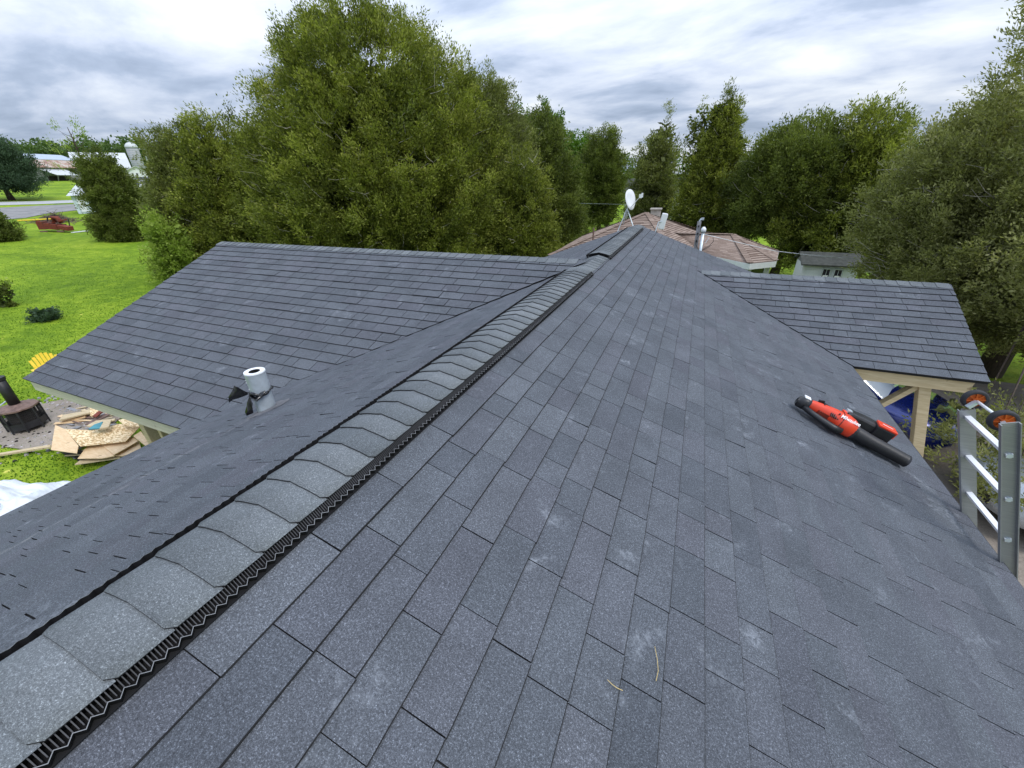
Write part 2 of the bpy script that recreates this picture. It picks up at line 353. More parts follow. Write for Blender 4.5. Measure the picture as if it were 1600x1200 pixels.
# ------------------------------------------------------------------ our house: roof planes
TA = math.tan(math.radians(20.33)); CA, SA = math.cos(math.radians(20.33)), math.sin(math.radians(20.33))
RX, RZ = -1.214, CH-1.003                   # main ridge
house = thing('house', 'low house with new charcoal shingle roof, seen from its own ridge', 'house')
EXC = {'right': [], }
tabs = []        # every shingle: (area on picture, verts, tone, hue)
def clip(poly, a, b, c):                    # keep a*u+b*v+c >= 0
    out = []
    for i in range(len(poly)):
        p, q = poly[i], poly[(i+1) % len(poly)]; dp, dq = a*p[0]+b*p[1]+c, a*q[0]+b*q[1]+c
        if dp >= 0: out.append(p)
        if (dp >= 0) != (dq >= 0):
            k = dp/(dp-dq); out.append((p[0]+(q[0]-p[0])*k, p[1]+(q[1]-p[1])*k))
    return out
def slope(O, U, V, v0, v1, u0, u1, expo, edges, seed, drop=None, hb=.007, gaps=(.0013, .0018, .0025), wm=1.):
    """courses of tabs on a plane; U along the ridge, V down the slope; edges = half planes to clip against"""
    rd = random.Random(seed); O, U, V = Vector(O), Vector(U).normalized(), Vector(V).normalized(); Nn = U.cross(V)
    if Nn.z < 0: Nn = -Nn
    nC = int(round((v1-v0)/expo)); expo = (v1-v0)/nC
    for i in range(nC):
        va, vb = v0+i*expo, v0+(i+1)*expo
        wob = rd.uniform(-.003, .003)
        u = u0 - rd.uniform(0, .3)
        prev = rd.uniform(.3, .7)
        while u < u1:
            w_ = wm*(rd.choice([.165, .24, .29, .33, .33, .33, .36, .40]) + rd.uniform(-.015, .015))
            gap = rd.choice(gaps)
            dv = rd.gauss(0, .0016) + wob; sk = rd.gauss(0, .0012)
            lift = rd.uniform(0, .0016) + (rd.uniform(.002, .005) if rd.random() < .08 else 0)
            ve = vb+dv; cw = .0032
            poly = [(u+gap, va-.004), (u+w_-gap, va-.004), (u+w_-gap+sk, ve), (u+gap+sk, ve)]
            main = [(u+gap, va-.004), (u+w_-gap, va-.004), (u+w_-gap, ve-cw), (u+gap, ve-cw)]
            chf = [(u+gap, ve-cw), (u+w_-gap, ve-cw), (u+w_-gap, ve), (u+gap, ve)]
            for e in edges: poly = clip(poly, *e); main = clip(main, *e); chf = clip(chf, *e)
            cu, cv = u+w_/2, (va+vb)/2
            u += w_
            if len(poly) < 3 or len(main) < 3: continue
            if drop and drop(cu, cv): continue
            def P3(a, c):
                k = min(1, max(0, (c-va)/expo)); hh = .003 + hb*k + lift*k - max(0, (c-(ve-cw))/cw)*.0028
                return O + U*a + V*c + Nn*hh
            top = [P3(a, c) for a, c in poly]; mtop = [P3(a, c) for a, c in main]; ctop = [P3(a, c) for a, c in chf]
            bot = [O + U*a + V*c - Nn*.002 for (a, c) in poly]
            n = len(top); P = [proj(p) for p in top]
            ar = 0
            if all(P):
                if any(-40 < p[0] < 1640 and -40 < p[1] < 1240 for p in P):
                    ar = abs(sum(P[k][0]*P[(k+1) % n][1]-P[(k+1) % n][0]*P[k][1] for k in range(n)))/2
            tn = min(1, max(0, rd.gauss(.45, .21)))
            tabs.append((ar, (top, mtop, ctop), bot, tn, rd.random()**3, proj(O+U*cu+V*cv) or (0, 0)))
    return expo
RIDGE_O = (RX, 0, RZ)
# right slope, left slope
slope(RIDGE_O, (0, 1, 0), (CA, 0, -SA), 0.03, 3.575, -3.2, 10.3, .1437, [(-1, 0, 10.28), (1, 0, 3.2)], 3)
slope(RIDGE_O, (0, 1, 0), (-CA, 0, -SA), 0.03, 3.66, -3.2, 10.45, .1437, [(-1, 0, 10.45), (1, 0, 3.2)], 4, hb=.0058, gaps=(.0014, .002, .0028), wm=.72)
# left wing: ridge and eave run across
LW = dict(ry=5.40, rz=CH-.97, ey=1.93, ez=CH-2.285, xr=-8.47, xe=-8.14)
Lv = Vector((0, LW['ey']-LW['ry'], LW['ez']-LW['rz'])); LwL = Lv.length
def px_left(z): return RX - (RZ-z)/TA        # x where the main left plane has height z
def left_edges():
    # outer rake: x from xr (v=0) to xe (v=L); valley: x from px_left(rz) to px_left(ez)
    k = (LW['xe']-LW['xr'])/LwL; xv0, xv1 = min(RX, px_left(LW['rz'])), px_left(LW['ez'])
    kv = (xv1-xv0)/LwL
    return [(1, -k, -LW['xr']), (-1, kv, xv0+.02)]
slope((0, LW['ry'], LW['rz']), (1, 0, 0), Lv, 0.02, LwL+.02, -8.8, 0, LwL/24, left_edges(), 5, hb=.009, gaps=(.0025, .0032, .004))
RW = dict(ry=7.9, rz=CH-1.50, ey=6.03, ez=CH-2.235, xr=3.56, xe=3.46)
Rv = Vector((0, RW['ey']-RW['ry'], RW['ez']-RW['rz'])); RwL = Rv.length
def px_right(z): return RX + (RZ-z)/TA
kr = (RW['xe']-RW['xr'])/RwL; xv0, xv1 = px_right(RW['rz']), px_right(RW['ez'])
slope((0, RW['ry'], RW['rz']), (1, 0, 0), Rv, 0.02, RwL+.02, -.3, 4.2, .1437, [(-1, kr, RW['xr']), (1, -(xv1-xv0)/RwL, -xv0-.03)], 6, hb=.010, gaps=(.0018, .0025))

# roof deck under the shingles
b = MB()
def deckquad(b, p, th=.03, mi=0):
    p = [Vector(q) for q in p]; b.prism([q-Vector((0, 0, .004)) for q in p], (0, 0, -th), mi)
ER = RX+3.56*CA; EZ = RZ-3.56*SA; EL = RX-3.64*CA; ELZ = RZ-3.64*SA
deckquad(b, [(RX, -3.2, RZ), (RX, 10.26, RZ), (ER, 10.26, EZ), (ER, -3.2, EZ)])
deckquad(b, [(RX, -3.2, RZ-.001), (RX, 10.42, RZ-.001), (EL, 10.42, ELZ), (EL, -3.2, ELZ)])
deckquad(b, [(RX-.05, LW['ry'], LW['rz']), (LW['xr'], LW['ry'], LW['rz']), (LW['xe'], LW['ey'], LW['ez']), (px_left(LW['ez']), LW['ey'], LW['ez'])])
deckquad(b, [(RX-.05, LW['ry'], LW['rz']), (LW['xr'], LW['ry'], LW['rz']), (LW['xe'], 2*LW['ry']-LW['ey'], LW['ez']), (px_left(LW['ez']), 2*LW['ry']-LW['ey'], LW['ez'])])
deckquad(b, [(xv0, RW['ry'], RW['rz']), (RW['xr'], RW['ry'], RW['rz']), (RW['xe'], RW['ey'], RW['ez']), (xv1, RW['ey'], RW['ez'])])
deckquad(b, [(xv0, RW['ry'], RW['rz']), (RW['xr'], RW['ry'], RW['rz']), (RW['xe'], 9.77, RW['ez']), (xv1, 9.77, RW['ez'])])
roof = b.build('roof', M_DECK, house)
tabs.sort(key=lambda t: -t[0])
fld = MB()
for i, (ar, top, bot, tn, hu, pc) in enumerate(tabs):
    top, mtop, ctop = top; n = len(top); fs_side = [(k, (k+1) % n, (k+1) % n + n, k+n) for k in range(n)]
    if i < 300:
        q = MB(); q.add(mtop, [tuple(range(len(mtop)))], 0, tn, hu); k0 = len(q.v)
        if len(ctop) > 2: q.add(ctop, [tuple(range(len(ctop)))], 1, tn, hu)
        k0 = len(q.v); q.v += [tuple(v) for v in top+bot]; fs_side = [[x+k0 for x in f] for f in fs_side]; q.f += [list(f) for f in fs_side]; q.mi += [1]*n; q.tone += [.5]*n; q.hue += [.001]*n
        q.build('shingle', [M_SH, M_EDGE], roof)
    else:
        fld.add(mtop, [tuple(range(len(mtop)))], 0, tn, hu)
        if len(ctop) > 2: fld.add(ctop, [tuple(range(len(ctop)))], 1, tn, hu)
        k0 = len(fld.v); fld.v += [tuple(v) for v in top+bot]
        fld.f += [[x+k0 for x in f] for f in fs_side]; fld.mi += [1]*n; fld.tone += [.5]*n; fld.hue += [0.]*n
fld.build('far_shingles', [M_SH, M_EDGE], roof, kind='stuff')

# ridge caps
def cap_piece(P, along, left, right, half, expo, base_l, sharp=.075, over=.012, lift=.008, th=.0055, cut=.018, tone=.5):
    """P ridge point, along = direction away from the viewer, left/right = unit vectors down each slope"""
    q = MB(); P, along, left, right = map(Vector, (P, along, left, right)); S = [-1, -.93, -.86, -.7, -.55, -.42, -.3, -.2, -.1, 0, .1, .2, .3, .42, .55, .7, .86, .93, 1]
    up = Vector((0, 0, 1)); rows = []
    for (dy, hh) in ((0, lift), (0, lift-th), (expo+over, .0015)):
        row = []
        for s in S:
            sd = right if s > 0 else left; dist = abs(s)*half
            rnd = -min(.020, base_l*.8)*math.exp(-(dist/sharp)**2)                # soft fold over the ridge
            cutb = max(0, (abs(s)-.86)/.14)*cut if dy == 0 else 0
            nrm = up.lerp((up - sd*up.dot(sd)).normalized(), min(1, abs(s)*1.6)).normalized()
            row.append(P + along*(dy+cutb) + sd*dist + nrm*(base_l*(1-.08*s*s)+hh) + up*rnd)
        rows.append(row)
    m = len(S); vs = rows[0]+rows[1]+rows[2]
    q.add(vs, [(2*m+i, 2*m+i+1, i+1, i) for i in range(m-1)], 0, tone)
    k = [(i, i+1, m+i+1, m+i) for i in range(m-1)] + [(0, m, 2*m), (m-1, 3*m-1, 2*m-1)]
    q.f += [list(f) for f in k]; q.mi += [1]*len(k); q.tone += [.5]*len(k); q.hue += [0.]*len(k)
    return q
Lf, Rt = Vector((-CA, 0, -SA)), Vector((CA, 0, -SA)); rd = random.Random(9)
y = -1.30
while y < 10.25:
    vent = y < 4.80 or 5.95 < y < 9.75
    over = .07 if (4.6 < y < 4.80 or 5.95 < y < 6.05) else .012
    ex = .127 if y < 4.9 else .135
    q = cap_piece((RX, y, RZ), (0, 1, 0), Lf, Rt, .146 if vent else .145, ex, .050 if vent else .012, over=over if vent else .012, lift=.009 if y < 4.75 else (.010 if 5.9 < y < 6.1 else .0045), tone=min(1, max(0, rd.gauss(.5, .25))))
    q.build('ridge_shingle', [M_CAP, M_EDGE], roof, True); y += ex
# wing ridge caps
x = -1.35
while x > LW['xr']:
    q = cap_piece((x, LW['ry'], LW['rz']), (-1, 0, 0), Lv.normalized(), Vector((0, -Lv.y, Lv.z)).normalized(), .135, .14, .012, lift=.007, tone=rd.random()); q.build('ridge_shingle', [M_CAP, M_EDGE], roof); x -= .14
x = xv0+.1
while x < RW['xr']-.1:
    q = cap_piece((x, RW['ry'], RW['rz']), (1, 0, 0), Vector((0, -Rv.y, Rv.z)).normalized(), Rv.normalized(), .135, .15, .012, lift=.007, tone=rd.random()); q.build('ridge_shingle', [M_CAP, M_EDGE], roof); x += .15

# plastic ridge vent under the caps: body, zigzag lip, cooling fins
def vent(y0, y1):
    body = MB(); lip = MB(); fins = MB()
    for sd in (Lf, Rt):
        lh = .060 if sd is Lf else .033; lo = .166 if sd is Lf else .167
        nrm = (Vector((0, 0, 1)) - sd*sd.z*1.0).normalized(); nrm = Vector((-sd.x*sd.z*0, 0, 0)) + (Vector((0, 0, 1)) - sd*Vector((0, 0, 1)).dot(sd)).normalized()
        P = Vector((RX, 0, RZ))
        def pt(y, s, h): return P + Vector((0, y, 0)) + sd*s + nrm*h
        body.prism([pt(y0, 0, -.012), pt(y0, .05, .008), pt(y0, .140, .010), pt(y0, .140, .043), pt(y0, .07, .034), pt(y0, 0, .008)], (0, y1-y0, 0))
        body.prism([pt(y0, .140, .009), pt(y0, .184, .009), pt(y0, .184, .0135), pt(y0, .140, .0135)], (0, y1-y0, 0))  # flat black ledge drawn in for the shadow beyond the zigzag lip
        n = int((y1-y0)/.0155); pts = [(y0+i*.0155, lo+(.0 if i % 2 else .014)) for i in range(n+1)]
        for (ya, sa), (yb, sb) in zip(pts[:-1], pts[1:]):
            a, c = pt(ya, sa, .009), pt(yb, sb, .009); a2, c2 = pt(ya, sa, lh), pt(yb, sb, lh); o = sd*.0022
            body.add([a, c, c2, a2, a-o, c-o, c2-o, a2-o], [(0, 1, 2, 3), (7, 6, 5, 4)])
            lip.add([a2, c2, c2-o, a2-o, a2+nrm*.0004, c2+nrm*.0004, c2-o+nrm*.0004, a2-o+nrm*.0004], [(4, 5, 6, 7), (0, 1, 5, 4)])
            a3, c3 = pt(ya, .165, .012), pt(yb, .165, .012); body.add([a3, c3, c, a], [(0, 1, 2, 3)])
        yy = y0
        while yy < y1:
            fins.prism([pt(yy, .141, .013), pt(yy, .168, .013), pt(yy, .166, .026), pt(yy, .141, .042)], (0, .0022, 0)); yy += .0085
    o = body.build('ridge_vent', M_VENT, roof); lip.build('vent_lip', M_LIP, roof); fins.build('vent_fins', M_FIN, roof, kind='stuff')
vent(-1.3, 4.93); vent(6.02, 9.82)

# drip edges, fascia, beams, posts, walls
b = MB(); b.bar((ER+.012, -3.2, EZ-.02), (ER+.012, 10.26, EZ-.02), .02, .045, (0, 0, 1)); b.bar((EL-.012, -3.2, ELZ-.02), (EL-.012, 10.4, ELZ-.02), .02, .045); b.build('drip_edge', M_DARKM, house)
b = MB(); b.box((ER-.03, 3.5, EZ-.115), (.03, 13.4, .14)); b.build('fascia', M_FASC, house)
b = MB(); b.box((EL+.03, 3.5, ELZ-.115), (.03, 13.6, .14)); b.build('fascia', M_FASC, house)
b = MB(); b.bar((px_left(LW['ez'])+.1, LW['ey']+.035, LW['ez']-.105), (LW['xe']+.06, LW['ey']+.035, LW['ez']-.105), .04, .15); b.build('fascia', M_FASC, house)
b = MB(); b.bar((LW['xe']+.05, LW['ey']+.05, LW['ez']-.1), (LW['xr']+.05, LW['ry'], LW['rz']-.1), .03, .14); b.build('fascia', M_FASC, house)
b = MB(); b.bar((xv1-.15, RW['ey']+.06, RW['ez']-.115), (RW['xe']-.10, RW['ey']+.06, RW['ez']-.115), .045, .15); b.build('beam', M_LUM, house)
b = MB(); b.bar((RW['xe']-.08, RW['ey']+.1, RW['ez']-.1), (RW['xr']-.08, RW['ry'], RW['rz']-.1), .03, .14); b.build('fascia', M_LUM, house)
def post(top, bot, w_=.14, m=M_LUM, name='post'):
    b = MB(); b.bar(top, bot, w_, w_, (0, 1, 0)); bevel(b.build(name, m, house), .006)
p0 = at_y(1441, 600, 6.18); p1 = at_y(1430, 705, 6.18); dr = (p1-p0); post(p0+Vector((0, 0, .05)), p0 + dr*((0-p0.z)/dr.z), .118)
b = MB(); b.bar(at_y(1432, 602, 6.2), at_y(1372, 634, 6.2), .06, .10, (0, 1, 0)); b.build('brace', M_LUM, house)
post((2.05, 6.5, 2.5), (2.05, 6.5, 0), .12)
q = at_y(228, 662, 2.12); post((q.x, q.y, LW['ez']-.12), (q.x, q.y, G(q.x)-.02), .11)
q = at_y(252, 668, 2.6); post((q.x, q.y, LW['ez']-.05), (q.x, q.y, G(q.x)-.02), .11)
post((-8.0, 8.4, LW['ez']-.12), (-8.0, 8.4, G(-8)-.02), .14)
b = MB(); b.box(((ER+EL)/2, 3.6, 1.22), (5.9, 12.6, 2.44)); b.build('wall', M_OLDW, house)

# ------------------------------------------------------------------ things on the roof
def right_pt(px, py, h=0.):
    d = ray(px, py); n = Vector((SA, 0, CA)); k = (-1.362+h)/(n.dot(d)); return Vector((d.x*k, d.y*k, CH+d.z*k))
def left_pt(px, py, h=0.):
    d = ray(px, py); n = Vector((-SA, 0, CA)); k = (n.dot(Vector((RX, 0, RZ-CH)))+h)/(n.dot(d)); return Vector((d.x*k, d.y*k, CH+d.z*k))
# chimney pipe
pb = left_pt(418, 640)
t = thing('chimney_pipe', 'short double walled galvanised pipe sticking out of the left roof slope', 'vent pipe', loc=pb)
hp = at_y(404, 582, pb.y).z - pb.z
b = MB(); b.tube([(0, 0, -.06), (0, 0, hp*.56)], .071, 24, caps=False); b.build('lower_pipe', M_STEEL, t, True)
b = MB(); b.tube([(0, 0, hp*.54), (0, 0, hp)], .076, 24, caps=False); b.build('upper_pipe', M_STEEL, t, True)
b = MB(); sg = 28
for (ra, rb, za, zb) in ((.079, .077, hp-.004, hp+.006), (.077, .042, hp+.006, hp+.004), (.042, .042, hp+.004, hp-.16)):
    vs = [(ra*math.cos(2*math.pi*k/sg), ra*math.sin(2*math.pi*k/sg), za) for k in range(sg)]+[(rb*math.cos(2*math.pi*k/sg), rb*math.sin(2*math.pi*k/sg), zb) for k in range(sg)]
    b.add(vs, [(k, (k+1) % sg, (k+1) % sg+sg, k+sg) for k in range(sg)], 1 if zb < hp-.05 else 0)  # inner wall coloured black in place of shade down the hole
vs = [(.042*math.cos(2*math.pi*k/sg), .042*math.sin(2*math.pi*k/sg), hp-.14) for k in range(sg)]; b.add(vs, [tuple(range(sg))], 1)  # floor of the hole, black for the same painted shade
b.build('pipe_rim', [M_WPAINT, M_BLACKP], t)
b = MB()
for (a, z) in ((-1.9, hp*.86), (-1.9, hp*.80), (-1.75, hp*.64)): b.tube([(.079*math.cos(a), .079*math.sin(a), z), (.083*math.cos(a), .083*math.sin(a), z)], .004, 8)
b.build('screw', M_WPAINT, t)
b = MB(); n_ = 26; vs = []
rdf = random.Random(5)
for j, rr in enumerate((.076, .12, .17)):
    for k in range(n_):
        a = 2*math.pi*k/n_; r2 = rr + (rdf.uniform(-.02, .02) if j == 2 else 0); x, yv = r2*math.cos(a), r2*math.sin(a); vs.append((x, yv, x*TA + .016 - j*.003))
b.add(vs, [(j*n_+k, j*n_+(k+1) % n_, (j+1)*n_+(k+1) % n_, (j+1)*n_+k) for j in range(2) for k in range(n_)]); b.build('flashing_collar', simple('weathered_sealant', (.13, .13, .14), .8, var=.4, scale=20), t)
# bag tied around it
b = MB(); rb = random.Random(3)
ring = []
for k in range(25):
    a = 2*math.pi*k/24; ring.append((.082*math.cos(a), .082*math.sin(a), hp*.52+.010*math.sin(3*a)))
b.tube(ring, [.010+.004*math.sin(5*k) for k in range(25)], 8)
def rag(b, root, tips, m=4):
    root = Vector(root); n = len(tips); vs = [root]
    for j in range(1, m+1):
        for tpt in tips:
            q = root.lerp(Vector(tpt), j/m); vs.append(q+Vector((rb.uniform(-1, 1), rb.uniform(-1, 1), rb.uniform(-1, 1)))*.007)
    fs = [(0, 1+i, 2+i) for i in range(n-1)]
    for j in range(m-1):
        for i in range(n-1): fs.append((1+j*n+i, 1+(j+1)*n+i, 2+(j+1)*n+i, 2+j*n+i))
    b.add(vs, fs)
rgt = Vector((RT.x, RT.y, 0)).normalized()
def lp(a, up_, tow=0): return rgt*a + Vector((0, 0, up_)) - Vector((fw.x, fw.y, 0)).normalized()*tow
kn = lp(-.075, hp*.50, .05)
rag(b, kn, [kn+lp(-.17, -.055, .02), kn+lp(-.14, .00, .05), kn+lp(-.11, .05, .0), kn+lp(-.06, .10, .04)])
rag(b, kn, [kn+lp(-.055, -.15, .03), kn+lp(-.03, -.17, .06), kn+lp(.0, -.16, .02), kn+lp(.02, -.12, .05)])
rag(b, kn, [kn+lp(.05, .0, .06), kn+lp(.09, -.04, .06), kn+lp(.15, .0, .03), kn+lp(.16, .035, .02)])
o = b.build('plastic_bag', M_BAG, None, True); o.location = pb; so_ = o.modifiers.new('solid', 'SOLIDIFY'); so_.thickness = .004
tag(o, 'black plastic bag knotted round the galvanised chimney pipe', 'plastic bag')

# leaf blower lying on the right slope
p0 = right_pt(1236, 640); p1 = right_pt(1404, 727)
ax = (p1-p0).normalized(); nz = Vector((SA, 0, CA)); ay = nz.cross(ax).normalized(); L = (p1-p0).length
bt = thing('leaf_blower', 'red and black cordless leaf blower lying on the right roof slope', 'leaf blower')
BM = Matrix((ax*(L/.925), ay*1.3, nz*1.25)).transposed().to_4x4(); BM.translation = p0 + nz*.012; bt.matrix_world = BM
def loft(b, secs, seg=14, mi=0, sq=2.6):                       # superellipse sections (x, cy, cz, ry, rz)
    vs = []
    for (x, cy_, cz_, ry, rz) in secs:
        for k in range(seg):
            a = 2*math.pi*k/seg; c, s = math.cos(a), math.sin(a)
            vs.append((x, cy_+ry*math.copysign(abs(c)**(2/sq), c), cz_+rz*math.copysign(abs(s)**(2/sq), s)))
    n = len(secs); fs = [(i*seg+k, i*seg+(k+1) % seg, (i+1)*seg+(k+1) % seg, (i+1)*seg+k) for i in range(n-1) for k in range(seg)]
    fs += [tuple(range(seg)), tuple((n-1)*seg+k for k in range(seg))[::-1]]
    b.add(vs, fs, mi); return b
b = MB(); loft(b, [(.07, .035, .065, .020, .030), (.12, .035, .067, .030, .040), (.20, .030, .070, .038, .046), (.26, .020, .072, .044, .052), (.33, .0, .072, .064, .060), (.40, -.005, .070, .070, .064), (.45, -.008, .066, .062, .060), (.475, -.01, .062, .048, .050)], 16)
bevel(b.build('motor_housing', M_RED, bt, True), .004)
b = MB(); loft(b, [(-.005, .03, .055, .020, .022), (.01, .03, .058, .034, .038), (.06, .032, .062, .040, .044), (.095, .034, .064, .034, .040)], 14); b.build('rear_grip_cap', M_BLACKP, bt, True)
b = MB(); b.box((.055, .040, .104), (.05, .045, .006)); b.build('maker_plate', M_WHITE, bt)
for k in range(5): b = MB(); b.box((.25+k*.014, -.036, .098), (.005, .030, .012), Matrix.Rotation(.5, 3, 'X')); b.build('air_slot', M_BLACKP, bt)
b = MB(); loft(b, [(.462, -.011, .060, .052, .054), (.482, -.012, .060, .052, .054)], 18); b.build('nozzle_collar', M_DARKM, bt)
b = MB(); loft(b, [(.338, 0, .072, .067, .063), (.342, 0, .072, .067, .063)], 18); b.build('housing_seam', M_BLACKP, bt)
for (xx, yy_, zz2) in ((.30, -.03, .128), (.44, -.045, .110), (.19, .03, .117)): b = MB(); b.tube([(xx, yy_, zz2-.006), (xx, yy_-.002, zz2+.002)], .006, 8); b.build('screw', M_DARKM, bt)
b = MB(); b.tube([(.06, .0, .05), (.13, -.028, .045), (.22, -.055, .042), (.31, -.078, .042), (.38, -.075, .045)], [.02, .019, .021, .023, .02], 10); b.build('handle', M_BLACKP, bt, True)
b = MB(); b.box((.22, -.008, .06), (.10, .03, .04)); b.build('trigger_recess', simple('dark_red_plastic', (.16, .02, .01), .5), bt)
b = MB(); loft(b, [(.455, -.012, .058, .046, .050), (.50, -.016, .056, .044, .046), (.60, -.018, .052, .043, .043), (.80, -.020, .048, .041, .041), (.90, -.020, .046, .040, .040), (.925, -.02, .045, .041, .041)], 18, sq=2.0)
b.build('nozzle', M_BLACKP, bt, True)
b = MB(); loft(b, [(.40, .075, .075, .026, .05), (.43, .105, .080, .048, .058), (.56, .118, .080, .055, .058), (.70, .120, .078, .055, .055), (.74, .118, .076, .048, .05)], 14, sq=5); b.build('intake_box', M_BLACKP, bt)
b = MB(); b.box((.405, .100, .125), (.04, .03, .025)); b.build('hook_mount', M_STEEL, bt)
b = MB(); b.box((.37, .075, .10), (.03, .035, .05)); b.build('lock_lever', M_RED, bt)
b = MB(); b.box((.175, .075, .11), (.055, .014, .02), Matrix.Rotation(.5, 3, 'Z')); b.box((.235, .078, .10), (.07, .014, .016), Matrix.Rotation(-.35, 3, 'Z')); b.build('hanging_hook', M_BLACKP, bt)
b = MB(); b.box((.70, .085, .10), (.14, .075, .085)); bt1 = bevel(b.build('battery', M_BLACKP, bt), .008)
b = MB(); b.box((.70, .088, .148), (.146, .080, .014)); b.box((.776, .088, .125), (.010, .06, .05)); bevel(b.build('battery_band', M_RED, bt1), .004)
def text(body, size, M_, mat, parent, shear=.25):
    cu = bpy.data.curves.new('lettering', 'FONT'); cu.body = body; cu.size = size; cu.extrude = .0006; cu.shear = shear; cu.align_x = 'CENTER'; cu.align_y = 'CENTER'; cu.offset = size*.012
    o = bpy.data.objects.new('tmp', cu); COL.objects.link(o); dg = bpy.context.evaluated_depsgraph_get(); dg.update()
    me = bpy.data.meshes.new_from_object(o.evaluated_get(dg)); bpy.data.objects.remove(o); me.materials.clear(); me.materials.append(mat)
    q = bpy.data.objects.new('lettering', me); COL.objects.link(q); q.parent = parent; q.matrix_local = M_; return q
TM = Matrix.Translation((.385, -.050, .126)) @ Matrix.Rotation(.72, 4, 'X')
text('Milwaukee', .036, TM, M_WHITE, bt)
text('Milwaukee', .020, Matrix.Translation((.70, .088, .1555)), M_WHITE, bt1)
# two pine needles and a scrap
def needle(pts, label):
    P = [right_pt(x, y, .018) for x, y in pts]; b = MB(); b.tube(P, [.0009, .0012, .0012, .0012, .0007][:len(P)], 5); tag(b.build('pine_needle', simple('dry_needle', (.50, .38, .16), .6)), label, 'pine needle', 'dry needles on the shingles')
needle([(1023, 1010), (1027, 1030), (1028.5, 1048), (1025, 1064)], 'longer curved tan pine needle lying on the dark shingles')
needle([(949, 1062), (956, 1069), (964, 1075), (973, 1079)], 'shorter fainter tan pine needle lying left of the longer one')

# ladder at the right eave
lt = thing('ladder', 'aluminium extension ladder leaning on the right eave', 'ladder')
ya, yb = 2.82, 3.26
lean = Vector((-.385, 0, 1)).normalized()
def lp_at(y, z): base = Vector((2.185, y, CH-2.31)); return base + lean*((z-base.z)/lean.z)
ztop = CH-1.37
depth = lean.cross(Vector((0, 1, 0))).normalized()
for yy, s, zt in ((ya, 1, CH-1.27), (yb, -1, CH-1.42)):
    b = MB(); a, c = lp_at(yy, zt), lp_at(yy, 0.02)
    b.bar(a, c, .006, .078, depth)
    for k in (-1, 1): b.bar(a+depth*k*.037+Vector((0, s*-.012, 0)), c+depth*k*.037+Vector((0, s*-.012, 0)), .026, .005, depth)
    b.build('rail', M_ALU, lt)
z0 = CH-2.34
for k in range(-6, 4):
    zc = z0 + k*.29; b = MB(); a, c = lp_at(ya-.012, zc), lp_at(yb+.0, zc); b.bar(a, c, .029, .024, lean); b.build('rung', M_RUNG, lt)
    b = MB(); b.tube([a+Vector((0, -.002, 0)), a+Vector((0, .010, 0))], .015, 12); b.build('rung_end', M_STEEL, lt)
wr = .066
for (px, py, yy) in ((1523, 624, 3.30), (1567, 657, 2.925)):
    c = at_y(px, py, yy); b = MB(); n_ = 32
    prof = [(.046, -.016), (wr-.006, -.020), (wr, -.010), (wr, .010), (wr-.006, .020), (.046, .016)]
    vs = [(c.x+r*math.cos(2*math.pi*k/n_), c.y+dy, c.z+r*math.sin(2*math.pi*k/n_)) for r, dy in prof for k in range(n_)]
    b.add(vs, [(i*n_+k, i*n_+(k+1) % n_, (i+1)*n_+(k+1) % n_, (i+1)*n_+k) for i in range(5) for k in range(n_)])
    wh = b.build('wheel', M_RUB, lt, True)
    b = MB(); b.tube([c+Vector((0, -.010, 0)), c+Vector((0, .010, 0))], .0485, 32)
    for k in range(8):
        a = k*math.pi/4+.2; e = Vector((math.cos(a), 0, math.sin(a))); b.bar(c+e*.016+Vector((0, -.013, 0)), c+e*.046+Vector((0, -.013, 0)), .006, .010, (0, 1, 0))
    b.tube([c+Vector((0, -.020, 0)), c+Vector((0, .020, 0))], .018, 16); b.build('hub', M_ORG, wh)
    if yy > 3: ca = c
    else: cb = c
b = MB(); b.tube([ca+Vector((0, -.03, 0)), cb+Vector((0, .02, 0))], .0085, 10); b.build('axle', M_RUNG, lt, True)
b = MB(); c1 = lp_at(yb, CH-1.40); b.bar(c1, ca+Vector((0, -.03, 0)), .02, .03, (0, 1, 0)); b.build('wheel_bracket', M_STEEL, lt); b = MB(); c1 = lp_at(ya, CH-1.32); b.bar(c1, cb+Vector((0, .03, 0)), .02, .02, (0, 1, 0)); b.build('wheel_bracket', M_STEEL, lt)

# ------------------------------------------------------------------ foliage
def leaves_mesh(name, P, D, L_, W_, tone, mat, parent=None, shape='kite', **props):
    n = len(P); rnd = RNG.normal(size=(n, 3)); S = np.cross(D, rnd); S /= np.linalg.norm(S, axis=1)[:, None]+1e-9
    L_ = L_[:, None]; W_ = W_[:, None]
    v = np.empty((n, 4, 3)); v[:, 0] = P; v[:, 1] = P + D*L_*.45 + S*W_*.5; v[:, 2] = P + D*L_; v[:, 3] = P + D*L_*.55 - S*W_*.5
    v = v.reshape(-1, 3).astype(np.float32)
    me = bpy.data.meshes.new(name); me.vertices.add(4*n); me.vertices.foreach_set('co', v.ravel())
    me.loops.add(4*n); me.loops.foreach_set('vertex_index', np.arange(4*n, dtype=np.int32))
    me.polygons.add(n); me.polygons.foreach_set('loop_start', np.arange(0, 4*n, 4, dtype=np.int32))
    me.update(calc_edges=True); me.materials.append(mat)
    a = me.attributes.new('tone', 'FLOAT', 'FACE'); a.data.foreach_set('value', np.clip(tone, 0, 1).astype(np.float32))
    o = bpy.data.objects.new(name, me); COL.objects.link(o)
    if parent is not None: o.parent = parent
    for k, w2 in props.items(): o[k] = w2
    return o
def norm(a): return a/(np.linalg.norm(a, axis=1)[:, None]+1e-9)
